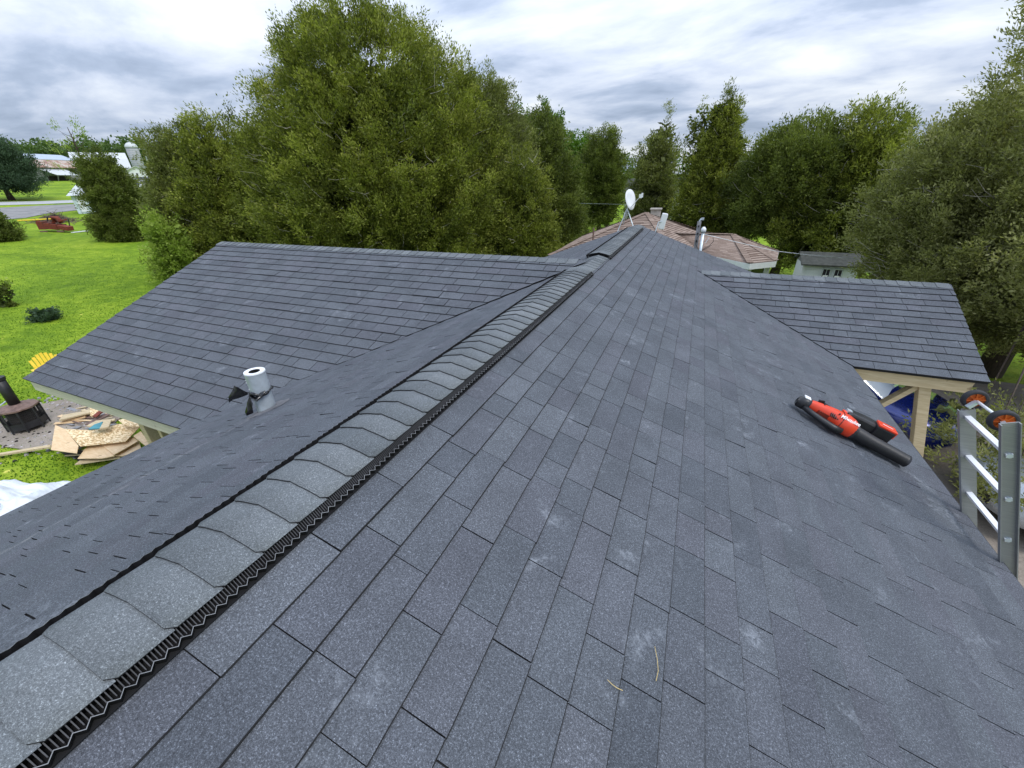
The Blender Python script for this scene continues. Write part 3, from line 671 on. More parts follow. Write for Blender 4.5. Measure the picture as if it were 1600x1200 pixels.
def clumps_to_leaves(C, D, S, per, ll, lw, up=.15, spread=.55, tone_c=None):
    n = len(C); tc_ = RNG.random(n) if tone_c is None else tone_c
    idx = np.repeat(np.arange(n), per); m = len(idx)
    off = RNG.normal(size=(m, 3))*S[idx][:, None]*.42
    al = (RNG.random(m)-.35)[:, None]*D[idx]*S[idx][:, None]*1.1
    P = C[idx]+off+al
    d = norm(D[idx]*1.0 + RNG.normal(size=(m, 3))*spread + np.array([0, 0, up]) + norm(off)*.5)
    t = np.clip(tc_[idx]*.55 + RNG.random(m)*.5 - .02, 0, 1)
    return P, d, ll*(.6+.8*RNG.random(m)), lw*(.6+.8*RNG.random(m)), t
def profile(kind, t):
    if kind == 'cone': return (1-t)**.75*(.35+.65*np.minimum(1, (t+.04)/.16))*1.05
    if kind == 'column': return np.sqrt(np.clip(1-t**2.3, 0, 1))*np.minimum(1, .70+.55*t)*np.minimum(1, .82+t)
    if kind == 'egg': return np.sqrt(np.clip(1-np.abs((t-.42)/.58)**2.2, 0, 1))
    if kind == 'big': return np.clip(1-t**2.6, 0, 1)**.5
    if kind == 'round': return np.clip(1-t**1.9, 0, 1)**.55
    if kind == 'dome': return np.clip(1-t**2.6, 0, 1)**.62
def crown(cx, cy_, z0, z1, rad, kind, n, per, ll, lw, cs, lump=.13, wisps=.12, flat=1., phase=0., up=.15, toward=True, ry=None, inner=.5, k_=.62):
    n = int(n*1.3); ll, lw, cs = ll*k_*.82, lw*k_*.85, cs*.80; per = int(per*1.55)
    nb = max(8, n//11)                            # boughs; each carries a dozen clumps of sprays
    t = RNG.random(nb*4); pr = profile(kind, t); t = t[RNG.random(nb*4) < np.clip(pr/pr.max(), .12, 1)][:nb]; nb = len(t)
    th = RNG.random(nb)*2*np.pi; face = math.atan2(-cy_, -cx)
    flip = (np.cos(th-face) < -.2) & (RNG.random(nb) < .65); th[flip] = face + (RNG.random(flip.sum())-.5)*2.7
    lum = 1+lump*(np.sin(3*th+phase+4*t)+.6*np.sin(7*th+2.1*phase-9*t))
    rho = .94+.09*RNG.normal(size=nb); w_ = RNG.random(nb) < wisps; rho[w_] = 1.03+.10*RNG.random(w_.sum()); rho = np.clip(rho, .72, 1.15)
    r = rad*profile(kind, t)*lum*rho+.04; ex = 1 if ry is None else ry/rad
    B = np.stack([cx+np.cos(th)*r, cy_+np.sin(th)*r*ex, z0+(z1-z0)*t], 1)
    bd = norm(np.stack([np.cos(th), np.sin(th), .35+1.6*t**2], 1)+RNG.normal(size=(nb, 3))*.22)
    bt = RNG.random(nb); bl = cs*2.1*(.6+.8*RNG.random(nb)); m = np.where(w_, 6, 12); idx = np.repeat(np.arange(nb), m); q = len(idx)
    s_ = RNG.random(q)-.62
    C = B[idx]+bd[idx]*(bl[idx]*s_)[:, None]*1.5+RNG.normal(size=(q, 3))*(cs*np.where(w_[idx], .28, .75)*(1-.5*np.clip(s_, 0, 1)))[:, None]
    S = cs*(.45+.6*RNG.random(q))
    a = clumps_to_leaves(C, bd[idx], S, per, ll, lw, up, .6, np.clip(bt[idx]*.7+RNG.random(q)*.35, 0, 1))
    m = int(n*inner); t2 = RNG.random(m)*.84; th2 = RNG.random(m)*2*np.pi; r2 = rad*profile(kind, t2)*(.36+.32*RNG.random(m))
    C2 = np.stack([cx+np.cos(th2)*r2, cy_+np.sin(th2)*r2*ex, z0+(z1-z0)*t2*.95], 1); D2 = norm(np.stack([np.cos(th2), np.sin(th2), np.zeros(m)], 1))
    b_ = clumps_to_leaves(C2, D2, np.full(m, cs*1.3), max(5, per//4), ll*2.6, lw*4., 0, .9, np.full(m, .1))  # inner sprays get dark tones, shade put into the crown's core
    return [np.concatenate([p, q]) for p, q in zip(a, b_)]
def trunk_mesh(t, cx, cy_, z0, z1, r0, limbs=9, lean=(0, 0), spread=None, seedv=1, name='trunk', start=.15):
    rd = random.Random(seedv); b = MB(); pts = []; H = z1-z0; spread = spread or min(1.5, .22*H)
    for i in range(7): k = i/6; pts.append((cx+lean[0]*k+rd.uniform(-.05, .05), cy_+lean[1]*k+rd.uniform(-.05, .05), z0-.1+H*k))
    b.tube(pts, [r0*(1.25 if i == 0 else 1)*(1-.88*i/6) for i in range(7)], 9)
    for j in range(limbs):
        k = start+(.92-start)*j/limbs; a = rd.uniform(0, 6.28); l = spread*(1-k*.75)*rd.uniform(.7, 1.1)
        P = Vector((cx+lean[0]*k, cy_+lean[1]*k, z0+H*k)); e = Vector((math.cos(a), math.sin(a), .45))
        b.tube([P, P+e*l*.5, P+e*l+Vector((0, 0, .25*l))], [r0*.32*(1-k*.6), r0*.2*(1-k*.6), .012], 6)
    return b.build(name, M_BARK, t, True)
def twigs(t, cx, cy_, z0, z1, rad, kind, n, seedv=2, ln=.7):
    rd = random.Random(seedv); b = MB()
    face = math.atan2(-cy_, -cx)
    for j in range(n):
        k = rd.random()*.95; th = face+rd.uniform(-1.6, 1.6); r = rad*float(profile(kind, np.array([k]))[0])*rd.uniform(.86, 1.03)
        P = Vector((cx+math.cos(th)*r, cy_+math.sin(th)*r, z0+(z1-z0)*k)); e = Vector((math.cos(th)+rd.uniform(-.9, .9), math.sin(th)+rd.uniform(-.9, .9), rd.uniform(-.2, 1.1))).normalized()
        m = P+e*ln*.5+Vector((rd.uniform(-.1, .1),)*3)*ln; b.tube([P, m, P+e*ln*rd.uniform(.7, 1.2)], [.008, .006, .003], 4, caps=False)
    return b.build('dead_twig', M_TWIG, t, kind='stuff')
def tree(name, label, cat, parts, mat, tr, tw=0, group='trees round the yard'):
    """parts: list of crown() argument dicts sharing one crown mesh"""
    t = thing(name, label, cat, group); A = [crown(**p) for p in parts]
    arr = [np.concatenate(x) for x in zip(*A)]
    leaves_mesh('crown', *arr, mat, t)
    for tt in tr: trunk_mesh(t, *tt[:5], **(tt[5] if len(tt) > 5 else {}))
    if tw: p = parts[0]; twigs(t, p['cx'], p['cy_'], p['z0'], p['z1'], p['rad'], p['kind'], tw)
    return t
def az(a, r): return r*math.sin(math.radians(a)), r*math.cos(math.radians(a))
def top(el, r): return CH + r*math.tan(math.radians(el))
# --- great cedar mass behind the left wing: three neighbouring trees
x, y = az(-38.3, 23); z0 = G(x)
tree('cedar_tree', 'huge broad olive green cedar towering behind the left roof wing', 'tree',
     [dict(cx=x, cy_=y, z0=z0+.2, z1=top(14.9, 23), rad=5.9, kind='big', n=7600, per=24, ll=.22, lw=.075, cs=.38, lump=.025, wisps=.10, phase=1.),
      dict(cx=x-.3, cy_=y-1.0, z0=z0+9, z1=top(16.0, 22), rad=2.2, kind='round', n=340, per=18, ll=.22, lw=.07, cs=.34, phase=2., wisps=.3, inner=.1)],
     M_CED, [(x, y, z0, z0+9, .32), (x+1.5, y+.8, z0, z0+9, .25)], 420)
x, y = az(-26.8, 23.5); z0 = G(x)
tree('cedar_tree', 'tall cedar forming the right shoulder of the big cedar mass', 'tree',
     [dict(cx=x, cy_=y, z0=z0+.2, z1=top(10.6, 23.5), rad=3.1, kind='round', n=4600, per=24, ll=.22, lw=.075, cs=.36, lump=.03, phase=3.)], M_CED2, [(x, y, z0, z0+8, .25)], 260)
x, y = az(-21.9, 20.0); z0 = G(x)
tree('cedar_tree', 'lighter yellow green cedar at the right foot of the cedar mass', 'tree',
     [dict(cx=x, cy_=y, z0=z0+.2, z1=top(3.2, 20.0), rad=1.5, kind='round', n=1500, per=22, ll=.20, lw=.07, cs=.30, phase=.7)], M_CED, [(x, y, z0, z0+5, .15)], 40)
x, y = az(-54.6, 25.5); z0 = G(x)
tree('cedar_tree', 'lower cedar at the left end of the cedar mass above the lawn', 'tree',
     [dict(cx=x, cy_=y, z0=z0, z1=top(6.3, 25.5), rad=2.5, kind='big', n=2600, per=22, ll=.22, lw=.08, cs=.36, lump=.05, phase=5.)], M_CED, [(x, y, z0, z0+6, .2)], 60)
x, y = az(-59.0, 26.5); z0 = G(x)
tree('cedar_tree', 'outermost left cedar of the cedar mass, beside the open lawn', 'tree',
     [dict(cx=x, cy_=y, z0=z0, z1=top(4.6, 26.5), rad=1.75, kind='big', n=1700, per=22, ll=.22, lw=.08, cs=.34, lump=.05, phase=2.)], M_CED2, [(x, y, z0, z0+6, .18)], 40)
x, y = az(-62.0, 24.2); z0 = G(x)
tree('leafy_bush', 'pale light green leafy bush growing at the left foot of the cedars', 'bush',
     [dict(cx=x, cy_=y, z0=z0, z1=z0+2.9, rad=.68, kind='egg', n=380, per=14, ll=.17, lw=.11, cs=.26, lump=.2, wisps=.3)], M_LGT, [(x, y, z0, z0+1.6, .05)], group='bushes on the lawn')
# --- row to the right of the mass
x, y = az(-19.6, 25.5); z0 = G(x)
tree('cedar_tree', 'tall narrow cedar just right of the cedar mass, pointed crown', 'tree',
     [dict(cx=x, cy_=y, z0=z0+.2, z1=top(6.8, 25.5), rad=2.15, kind='dome', n=2400, per=22, ll=.24, lw=.09, cs=.36, phase=.3)], M_CED3, [(x, y, z0, z0+7, .2)], 30)
x, y = az(-19.8, 40); z0 = G(x)
tree('maple_tree', 'bright spring green maple showing above the narrow cedar', 'tree',
     [dict(cx=x, cy_=y, z0=3.5, z1=top(8.0, 40), rad=1.9, kind='egg', n=500, per=22, ll=.30, lw=.22, cs=.55, lump=.22)], M_DEC, [(x, y, z0, 9, .22)])
x, y = az(-15.6, 46); tree('maple_tree', 'bright green maple low between two dark cedars', 'tree',
     [dict(cx=x, cy_=y, z0=2, z1=top(4.6, 46), rad=2.2, kind='egg', n=400, per=20, ll=.34, lw=.25, cs=.6, lump=.2)], M_DEC, [(x, y, 0, 7, .22)])
x, y = az(-11.7, 37)
tree('cedar_tree', 'dark rounded cedar standing over the strip of lawn behind the dish', 'tree',
     [dict(cx=x, cy_=y, z0=1.6, z1=top(4.6, 37), rad=1.7, kind='column', n=1500, per=20, ll=.26, lw=.10, cs=.40, phase=.9)], M_CED3, [(x, y, 0, 6, .2), (x+.6, y+.3, 0, 5, .14)], 20)
x, y = az(-5.6, 30)
tree('cedar_tree', 'greyish cedar with a thin ragged top right of the satellite dish', 'tree',
     [dict(cx=x, cy_=y, z0=.4, z1=top(4.4, 30), rad=1.35, kind='dome', n=1200, per=20, ll=.24, lw=.09, cs=.36, phase=.2),
      dict(cx=x+.35, cy_=y, z0=3.6, z1=top(7.0, 30), rad=.62, kind='cone', n=230, per=16, ll=.22, lw=.06, cs=.26, lump=.3, wisps=.4)], M_CED2, [(x, y, 0, 7.5, .16)], 60)
x, y = az(1.4, 27)
tree('cedar_tree', 'dense cedar with twin pointed tops behind the brown roofed house', 'tree',
     [dict(cx=x, cy_=y, z0=.2, z1=top(6.6, 27), rad=2.1, kind='cone', n=2600, per=22, ll=.24, lw=.085, cs=.32, lump=.06, phase=1.9),
      dict(cx=x-.2, cy_=y, z0=4.2, z1=top(7.9, 27), rad=1.05, kind='cone', n=420, per=20, ll=.24, lw=.07, cs=.3, lump=.2, wisps=.3),
      dict(cx=x-1.25, cy_=y+.3, z0=4.2, z1=top(8.2, 27), rad=.75, kind='cone', n=170, per=15, ll=.22, lw=.06, cs=.26, lump=.3, wisps=.5)], M_CED, [(x, y, 0, 7.5, .2), (x-1.2, y+.3, 0, 8.0, .12)], 90)
x, y = az(9.6, 25)
tree('cedar_tree', 'wide dark cedar spreading above the little white shed', 'tree',
     [dict(cx=x, cy_=y, z0=2.3, z1=top(4.3, 25), rad=2.35, kind='egg', n=2600, per=22, ll=.22, lw=.085, cs=.36, phase=4.)], M_CED3, [(x, y, 0, 6, .2)], 60)
x, y = az(14.2, 24)
tree('cedar_tree', 'tall loose cedar between the shed and the near right tree', 'tree',
     [dict(cx=x, cy_=y, z0=1.2, z1=top(5.3, 24), rad=1.9, kind='dome', n=1700, per=20, ll=.22, lw=.08, cs=.34, lump=.2, wisps=.25, phase=2.5)], M_CED, [(x, y, 0, 6.5, .18)], 60)
# near right tree
x, y = az(29.5, 15.5)
tree('cedar_tree', 'nearest and largest right hand tree, wispy boughs hanging over the cars', 'tree',
     [dict(cx=x, cy_=y, z0=1.3, z1=top(6.0, 15.5), rad=3.3, kind='egg', n=6200, per=25, cs=.26, ll=.15, lw=.052, lump=.10, wisps=.25, phase=1.1),
      dict(cx=6.35, cy_=12.1, z0=3.6, z1=top(15.2, 13.6), rad=1.6, kind='egg', n=1500, per=18, ll=.15, lw=.045, cs=.27, lump=.2, wisps=.45, phase=.3, inner=.08),
      dict(cx=x-2.3, cy_=y-.3, z0=2.6, z1=top(3.2, 15.5), rad=.95, kind='egg', n=600, per=20, ll=.14, lw=.06, cs=.25, lump=.2, wisps=.3, phase=.5),
      dict(cx=6.7, cy_=9.9, z0=2.1, z1=4.4, rad=1.5, kind='egg', n=900, per=20, ll=.13, lw=.055, cs=.24, lump=.2, wisps=.3, phase=.5, inner=.3),
      dict(cx=5.5, cy_=8.3, z0=1.1, z1=1.75, rad=.7, kind='egg', n=120, per=15, ll=.11, lw=.04, cs=.16, lump=.35, wisps=.4, phase=.5, inner=0),
      *[dict(cx=P_.x, cy_=P_.y, z0=P_.z-.35, z1=P_.z+.30, rad=.42, kind='egg', n=55, per=12, ll=.12, lw=.042, cs=.15, lump=.35, wisps=.4, phase=P_.x, inner=0)
        for P_ in (at_z(1548, 690, 1.6), at_z(1592, 725, 1.5), at_z(1590, 650, 1.9))],
      dict(cx=4.95, cy_=8.5, z0=.6, z1=1.25, rad=.5, kind='egg', n=70, per=14, ll=.11, lw=.04, cs=.16, lump=.35, wisps=.4, phase=2.5, inner=.2),
      dict(cx=5.9, cy_=7.3, z0=1.5, z1=2.3, rad=.6, kind='egg', n=110, per=14, ll=.11, lw=.04, cs=.16, lump=.35, wisps=.4, phase=1.5, inner=0)],
     M_CEDN, [(x, y, 0, 8.5, .24, dict(limbs=16, spread=3.4))], 800)
near = [o for o in bpy.data.objects if o.get('label', '').startswith('nearest and largest')][0]
for tx, ty, tz in [(p.x, p.y, p.z) for p in (at_z(1548, 690, 1.6), at_z(1592, 725, 1.5), at_z(1590, 650, 1.9))]+[(5.5, 8.3, 1.4), (4.95, 8.5, .95), (5.9, 7.3, 1.9), (6.7, 9.9, 3.2)]:
    a = Vector((x, y, 3.6+.15*tx)); e = Vector((tx, ty, tz)); b = MB()
    b.tube([a, a.lerp(e, .3)+Vector((0, 0, .75)), a.lerp(e, .7)+Vector((0, 0, .7)), e], [.06, .04, .022, .006], 6, caps=False); b.build('bough', M_BARK, near, True)
# --- left side trees
x, y = az(-65.0, 40); z0 = G(x)
tree('cedar_tree', 'solitary dense dark cedar standing alone on the lawn', 'tree',
     [dict(cx=x, cy_=y, z0=z0, z1=top(3.2, 40), rad=1.45, kind='dome', n=1700, per=22, ll=.22, lw=.09, cs=.30, lump=.06, wisps=.05, phase=.3)], M_CED3, [(x, y, z0, z0+4.5, .15)], 10)
x, y = az(-66.0, 66); z0 = G(x)
tree('bare_topped_tree', 'thin half leafed tree fanning out above the solitary cedar', 'tree',
     [dict(cx=x, cy_=y, z0=z0+3.2, z1=top(5.3, 66), rad=1.7, kind='egg', n=90, per=9, ll=.42, lw=.10, cs=.5, lump=.3, wisps=.6, up=.9, inner=0)], M_LGT, [(x, y, z0, top(5.0, 66), .22, dict(limbs=26, spread=2.6, start=.35))], 0)
x, y = az(-71.6, 82); z0 = G(x)
tp = tree('pine_tree', 'dark blue green pine with a leaning trunk at the far left', 'tree',
     [dict(cx=x, cy_=y, z0=z0+1.4+k*1.1, z1=z0+3.0+k*1.15, rad=(3.3, 3.3, 2.8, 1.9)[k], kind='egg', n=420, per=18, ll=.42, lw=.13, cs=.6, lump=.2, wisps=.2, phase=k*1.7, up=.05) for k in range(4)], M_PINE, [(x+.3, y, z0, z0+6, .3, dict(lean=(-.6, 0), spread=3))])
q = on_ground(-6, 376); tree('cedar_bush', 'squat dark cedar bush cut by the left picture edge', 'bush',
     [dict(cx=q.x, cy_=q.y, z0=G(q.x), z1=G(q.x)+1.75, rad=1.1, kind='dome', n=520, per=18, ll=.2, lw=.09, cs=.25, lump=.08)], M_CED3, [(q.x, q.y, G(q.x), G(q.x)+1, .06)], group='bushes on the lawn')
q = on_ground(10, 478); tree('young_shrub', 'young shrub with a pale green top and white rim stones', 'bush',
     [dict(cx=q.x, cy_=q.y, z0=G(q.x), z1=G(q.x)+.85, rad=.27, kind='egg', n=60, per=14, ll=.12, lw=.07, cs=.12, lump=.1)], M_CED3, [(q.x, q.y, G(q.x), G(q.x)+.6, .02)], group='bushes on the lawn')
leaves_mesh('new_shoot', *clumps_to_leaves(np.array([[q.x, q.y, G(q.x)+1.0]])+RNG.normal(size=(26, 3))*[.2, .2, .14], norm(RNG.normal(size=(26, 3))), np.full(26, .1), 8, .11, .07), M_LGT, bpy.data.objects['young_shrub'], kind='stuff')
q = on_ground(75, 500); tree('young_shrub', 'low round blue green shrub alone in the middle of the lawn', 'bush',
     [dict(cx=q.x, cy_=q.y, z0=G(q.x), z1=G(q.x)+.42, rad=.27, kind='dome', n=90, per=16, ll=.10, lw=.04, cs=.10, lump=.1)], M_PINE, [(q.x, q.y, G(q.x), G(q.x)+.3, .02)], group='bushes on the lawn')
# --- far woods
C = []; 
for k in range(3600):
    a = random.uniform(-80, -38); r = random.uniform(215, 260); x, y = az(a, r); hgt = 3.7+.35*math.sin(a*2.1)+.35*math.sin(a*5.3+1)+.2*math.sin(a*13)
    z1 = top(hgt-.1 if a > -64 else hgt-.5, r); C.append((x, y, random.uniform(G(x)+3, z1), 1))
for k in range(1500):
    a = random.uniform(-32, 42); r = random.uniform(88, 110); x, y = az(a, r); z1 = top(2.6+.8*math.sin(a*.9)+.5*math.sin(a*2.7), r); C.append((x, y, random.uniform(.5, z1), .5))
C = np.array(C); Sx = C[:, 3]*2.2; D = norm(np.stack([-C[:, 0], -C[:, 1], np.full(len(C), 120.)], 1))
P, d, l, w2, tn = clumps_to_leaves(C[:, :3], D, Sx, 24, .95, .7, .2, .9); sc_ = np.repeat(C[:, 3], 24)
leaves_mesh('distant_woods', P, d, l*sc_, w2*sc_, tn, M_FAR, kind='stuff')
# --- lawn blades near enough to show
n = 150000; X = -7.2-10*RNG.exponential(1., n); Y = -2+16*RNG.random(n); Z = .053*np.maximum(0, -X-5)
leaves_mesh('grass', np.stack([X, Y, Z-.01], 1), norm(np.stack([RNG.normal(size=n)*.4, RNG.normal(size=n)*.4, np.ones(n)], 1)), .02+.03*RNG.random(n), .015+.015*RNG.random(n), RNG.random(n)*.7+.3*(np.sin(X*1.3)+np.sin(Y*1.7+X))*.5, M_GRASS, kind='stuff')

# ------------------------------------------------------------------ brown roofed house beyond
bh = thing('brown_roof_house', 'neighbouring low house with brown shingle hip roof and octagonal white trimmed end', 'house')
EVZ = CH-2.7
def bq(x, y): return at_z(x, y, EVZ)
ap = at_y(1010, 333, 19.5); cBL = bq(911, 369); cFL = bq(857, 400); c1 = bq(1172, 412); c2 = bq(1213, 408)
rA = at_y(1145, 367, 18.6); rB = Vector((-1.0, 18.6, rA.z))
def tri_courses(b, P0, P1, Q0, Q1, n, rd, w_=.33):
    """P0-P1 upper edge, Q0-Q1 lower edge"""
    P0, P1, Q0, Q1 = map(Vector, (P0, P1, Q0, Q1)); nn = (Q1-Q0).cross(P0-Q0)
    if nn.length < 1e-6: nn = (Q1-Q0).cross(P1-Q0)
    nn.normalize(); nn = nn if nn.z > 0 else -nn
    for i in range(n):
        a0, a1 = P0.lerp(Q0, i/n), P1.lerp(Q1, i/n); b0, b1 = P0.lerp(Q0, (i+1)/n), P1.lerp(Q1, (i+1)/n)
        m = max(1, int((b1-b0).length/w_)); off = rd.random()
        ks = [0]+[min(1, max(0, (j+off)/m)) for j in range(m)]+[1]
        for k0, k1 in zip(ks[:-1], ks[1:]):
            if k1-k0 < .002: continue
            b.add([a0.lerp(a1, k0)+nn*.004, a0.lerp(a1, k1)+nn*.004, b0.lerp(b1, k1)+nn*.026, b0.lerp(b1, k0)+nn*.026, b0.lerp(b1, k1)-nn*.01, b0.lerp(b1, k0)-nn*.01], [(0, 1, 2, 3)], 0, rd.random()); b.add([b0.lerp(b1, k0)+nn*.026, b0.lerp(b1, k1)+nn*.026, b0.lerp(b1, k1)-nn*.01, b0.lerp(b1, k0)-nn*.01], [(0, 1, 2, 3)], 0, -.25)
b = MB(); rd = random.Random(21)
FRx = Vector((.6, 14.6, EVZ)); BRm = Vector((3.2, 23, EVZ))
cFR = Vector((-.2, cFL.y-.6, EVZ))
tri_courses(b, ap, ap, cFL, cFR, 27, rd)            # front face of the main pyramid
tri_courses(b, ap, ap, cFR, Vector((1.2, 21.5, EVZ)), 27, rd)
tri_courses(b, ap, ap, Vector((1.2, 23.5, EVZ)), cBL, 24, rd)
tri_courses(b, ap, ap, cBL, cFL, 30, rd)
c0 = bq(1128, 403); c0 = c1 + (c0-c1)*3.2
tri_courses(b, rB, rA, c0, c1, 15, rd); tri_courses(b, rA, rA, c1, c2, 15, rd)
c3 = c2 + Vector((.35, 2.2, 0)); c4 = c3 + Vector((-1.2, 2.4, 0)); tri_courses(b, rA, rA, c2, c3, 20, rd); tri_courses(b, rA, rA, c3, c4, 16, rd); tri_courses(b, rA, rB, c4, Vector((-1, 21.5, EVZ)), 16, rd)
broof = b.build('roof', M_BROOF, bh)
for P, Q in ((ap, cFL), (ap, cFR), (ap, cBL), (rA, c1), (rA, c2), (rA, c3), (rB, rA)):
    b = MB(); nseg = 14
    for j in range(nseg): b.bar(P.lerp(Q, j/nseg)+Vector((0, 0, .03)), P.lerp(Q, (j+.97)/nseg)+Vector((0, 0, .035)), .20, .012, (0, 0, 1), tone=rd.random()*.6)
    b.build('hip_cap', M_BROOF, broof)
b = MB()
for P, Q in ((c0, c1), (c1, c2), (c2, c3), (c3, c4), (cFL, cFR), (cBL, cFL)): b.bar(P+Vector((0, 0, -.10)), Q+Vector((0, 0, -.10)), .03, .19)
b.build('fascia', M_WPAINT, bh)
cc = (c1+c2)/2 + Vector((-1.1, 1.6, 0)); cc.z = 0
def inn(P, k=.86): v = Vector((P.x, P.y, 0)); return cc + (v-cc)*k
ring = [inn(c0 + (c1-c0)*.4, .92), inn(c1), inn(c2), inn(c3), inn(c4)]
b = MB()
for P, Q in zip(ring[:-1], ring[1:]): b.bar(P+Vector((0, 0, (EVZ-.15)/2)), Q+Vector((0, 0, (EVZ-.15)/2)), .12, EVZ-.15)
b.build('wall', M_WPAINT, bh)
for P, Q in zip(ring[:-1], ring[1:]):
    n_ = max(1, int((Q-P).length/.75)); out = (Q-P).cross(Vector((0, 0, 1))).normalized(); out = out if out.dot((P+Q)/2-cc) > 0 else -out
    for j in range(n_):
        A_, B_ = P.lerp(Q, (j+.18)/n_), P.lerp(Q, (j+.82)/n_); u = (B_-A_)
        b = MB(); b.prism([A_+out*.065+Vector((0, 0, 1.0)), B_+out*.065+Vector((0, 0, 1.0)), B_+out*.065+Vector((0, 0, 1.86)), A_+out*.065+Vector((0, 0, 1.86))], out*.012); wn = b.build('window', M_GLASS, bh)
        b = MB()
        for (s0, s1) in ((A_, A_), (B_, B_)): b.bar(s0+out*.08+Vector((0, 0, .98)), s0+out*.08+Vector((0, 0, 1.9)), .04, .04, out)
        b.bar(A_+out*.08+Vector((0, 0, 1.88)), B_+out*.08+Vector((0, 0, 1.88)), .04, .04, out); b.bar(A_+out*.08+Vector((0, 0, .98)), B_+out*.08+Vector((0, 0, .98)), .04, .04, out); b.build('window_frame', M_WPAINT, wn)
b = MB(); b.box((-2.2, 19, 1.0), (4.6, 4.6, 2.0)); b.build('wall', M_OLDW, bh)
# chimney block and vent on it
q = at_y(1023, 345, 21.5); b = MB(); b.box((q.x, q.y, q.z-.1), (.42, .42, 1.2)); b.box((q.x, q.y, q.z+.52), (.5, .5, .06)); b.build('chimney', simple('pale_block', (.38, .35, .31), .9), bh)
q = at_y(927, 368, 16.6); b = MB(); b.tube([q-Vector((0, 0, .35)), q+Vector((0, 0, .28))], .03, 10); b.tube([q-Vector((0, 0, .32)), q-Vector((0, 0, .26))], .06, 10); b.build('vent_stack', M_RUSTB, bh)

# satellite dish on tripod, standing on the brown roof
def disc(b, c, nrm, ra, rb_, depth_, mi=0):
    nrm = Vector(nrm).normalized(); upv = Vector((0, 0, 1)); x_ = nrm.cross(upv).normalized(); y_ = x_.cross(nrm).normalized(); y_ = y_ if y_.z > 0 else -y_
    vs = [Vector(c)-nrm*depth_]; n_ = 26
    for j, k in ((1, .5), (2, 1.)):
        for i in range(n_):
            a = 2*math.pi*i/n_; tp = 1-.16*math.sin(a) * -1 if False else 1+.14*math.sin(a)
            vs.append(Vector(c)+x_*math.cos(a)*ra*k*tp+y_*math.sin(a)*rb_*k-nrm*depth_*(1-k*k))
    fs = [(0, 1+i, 1+(i+1) % n_) for i in range(n_)]+[(1+i, 1+n_+i, 1+n_+(i+1) % n_, 1+(i+1) % n_) for i in range(n_)]
    b.add(vs, fs, mi); return x_, y_
D0 = at_y(985, 312, 16.5); DF = at_y(977, 352, 16.5)
sd_ = thing('satellite_dish', 'white satellite dish on a thin tripod beyond the roof peak', 'satellite dish')
b = MB(); nr = Vector((.80, -.55, .28)); disc(b, D0, nr, .25, .36, .06); o = b.build('reflector', M_WPAINT, sd_, True); o.modifiers.new('s', 'SOLIDIFY').thickness = .012
tipL = at_y(1001, 303.5+3, 16.3); b = MB(); b.tube([D0-Vector((0, 0, .30)), tipL], .014, 6); b.build('feed_arm', M_WPAINT, sd_)
b = MB(); b.box(tipL, (.10, .09, .12)); b.box(tipL+Vector((.05, 0, .03)), (.06, .06, .14)); b.build('feed_horn', M_WPAINT, sd_)
jn = at_y(980, 326, 16.6); b = MB(); b.tube([D0-nr*.06, jn+Vector((0, 0, .05)), jn-Vector((0, 0, .25))], .022, 8); b.build('mast', M_STEEL, sd_)
for (px, py, yy) in ((965, 362, 16.4), (990, 356, 16.4), (974, 350, 17.3)): b = MB(); b.tube([jn, at_y(px, py, yy)], .020, 6); b.build('leg', M_STEEL, sd_)
s2 = thing('satellite_dish', 'white oblong dish seen nearly edge on right of the roof peak', 'satellite dish')
q = at_y(1036, 346, 15.5); b = MB(); R3 = (RT*.35-fw*.2+Vector((0, 0, .05))).normalized()
b.box(q, (.20, .07, .52), Matrix.Rotation(.16, 3, 'Y')); bevel(b.build('reflector', M_WPAINT, s2), .05, 3)
b = MB(); b.tube([at_y(1023, 366, 15.3), at_y(1029, 347, 15.4), q], .018, 6); b.build('mast', M_STEEL, s2)

# service pole and mast beyond the far gable, with cables
sv_ = thing('service_pole', 'grey timber service pole with brackets beyond the far gable', 'pole')
a, c = at_y(1093, 346, 10.9), at_y(1086, 392, 10.9); b = MB(); b.bar(a, c+(c-a)*2.2, .085, .07, (0, 1, 0)); b.build('post', M_GREYW, sv_)
b = MB(); h1 = at_y(1098, 342, 10.9); b.tube([a, at_y(1095, 343, 10.9), h1], .022, 8); b.box(h1, (.06, .06, .05)); b.build('bracket', M_STEEL, sv_)
for k in range(3): b = MB(); q = a.lerp(c, .15+.25*k)+Vector((0, -.05, 0)); b.box(q, (.03, .03, .04)); b.build('insulator', M_BLACKP, sv_)
sm_ = thing('service_mast', 'grey conduit mast with white weather cap beside the timber pole', 'pole')
a, c = at_y(1099, 361, 10.75), at_y(1094, 394, 10.75); b = MB(); b.tube([a, c+(c-a)*2.5], .034, 12); b.build('conduit', M_STEEL, sm_, True)
b = MB(); b.tube([a-Vector((0, 0, .02)), a+Vector((0, 0, .05)), a+Vector((0, 0, .09))], [.06, .055, .02], 12); b.build('weather_cap', M_WPAINT, sm_, True)
def cable(P, label=None, r=.006, m=M_BLACKP, parent=None, name='cable'):
    b = MB(); b.tube(P, r, 5, caps=False); o = b.build(name, m, parent)
    if label: tag(o, label, 'cable', 'cables and wires')
    return o
Y0 = 10.8
cable([at_y(x, y, Y0) for x, y in ((1098, 363), (1090, 371), (1087, 382), (1091, 390), (1096, 391))], parent=sm_)
cable([at_y(x, y, Y0) for x, y in ((1095, 392), (1104, 388), (1112, 383))], parent=sm_)
cable([at_y(x, y, Y0) for x, y in ((1097, 390), (1108, 384), (1115, 377), (1114, 371))], parent=sm_)
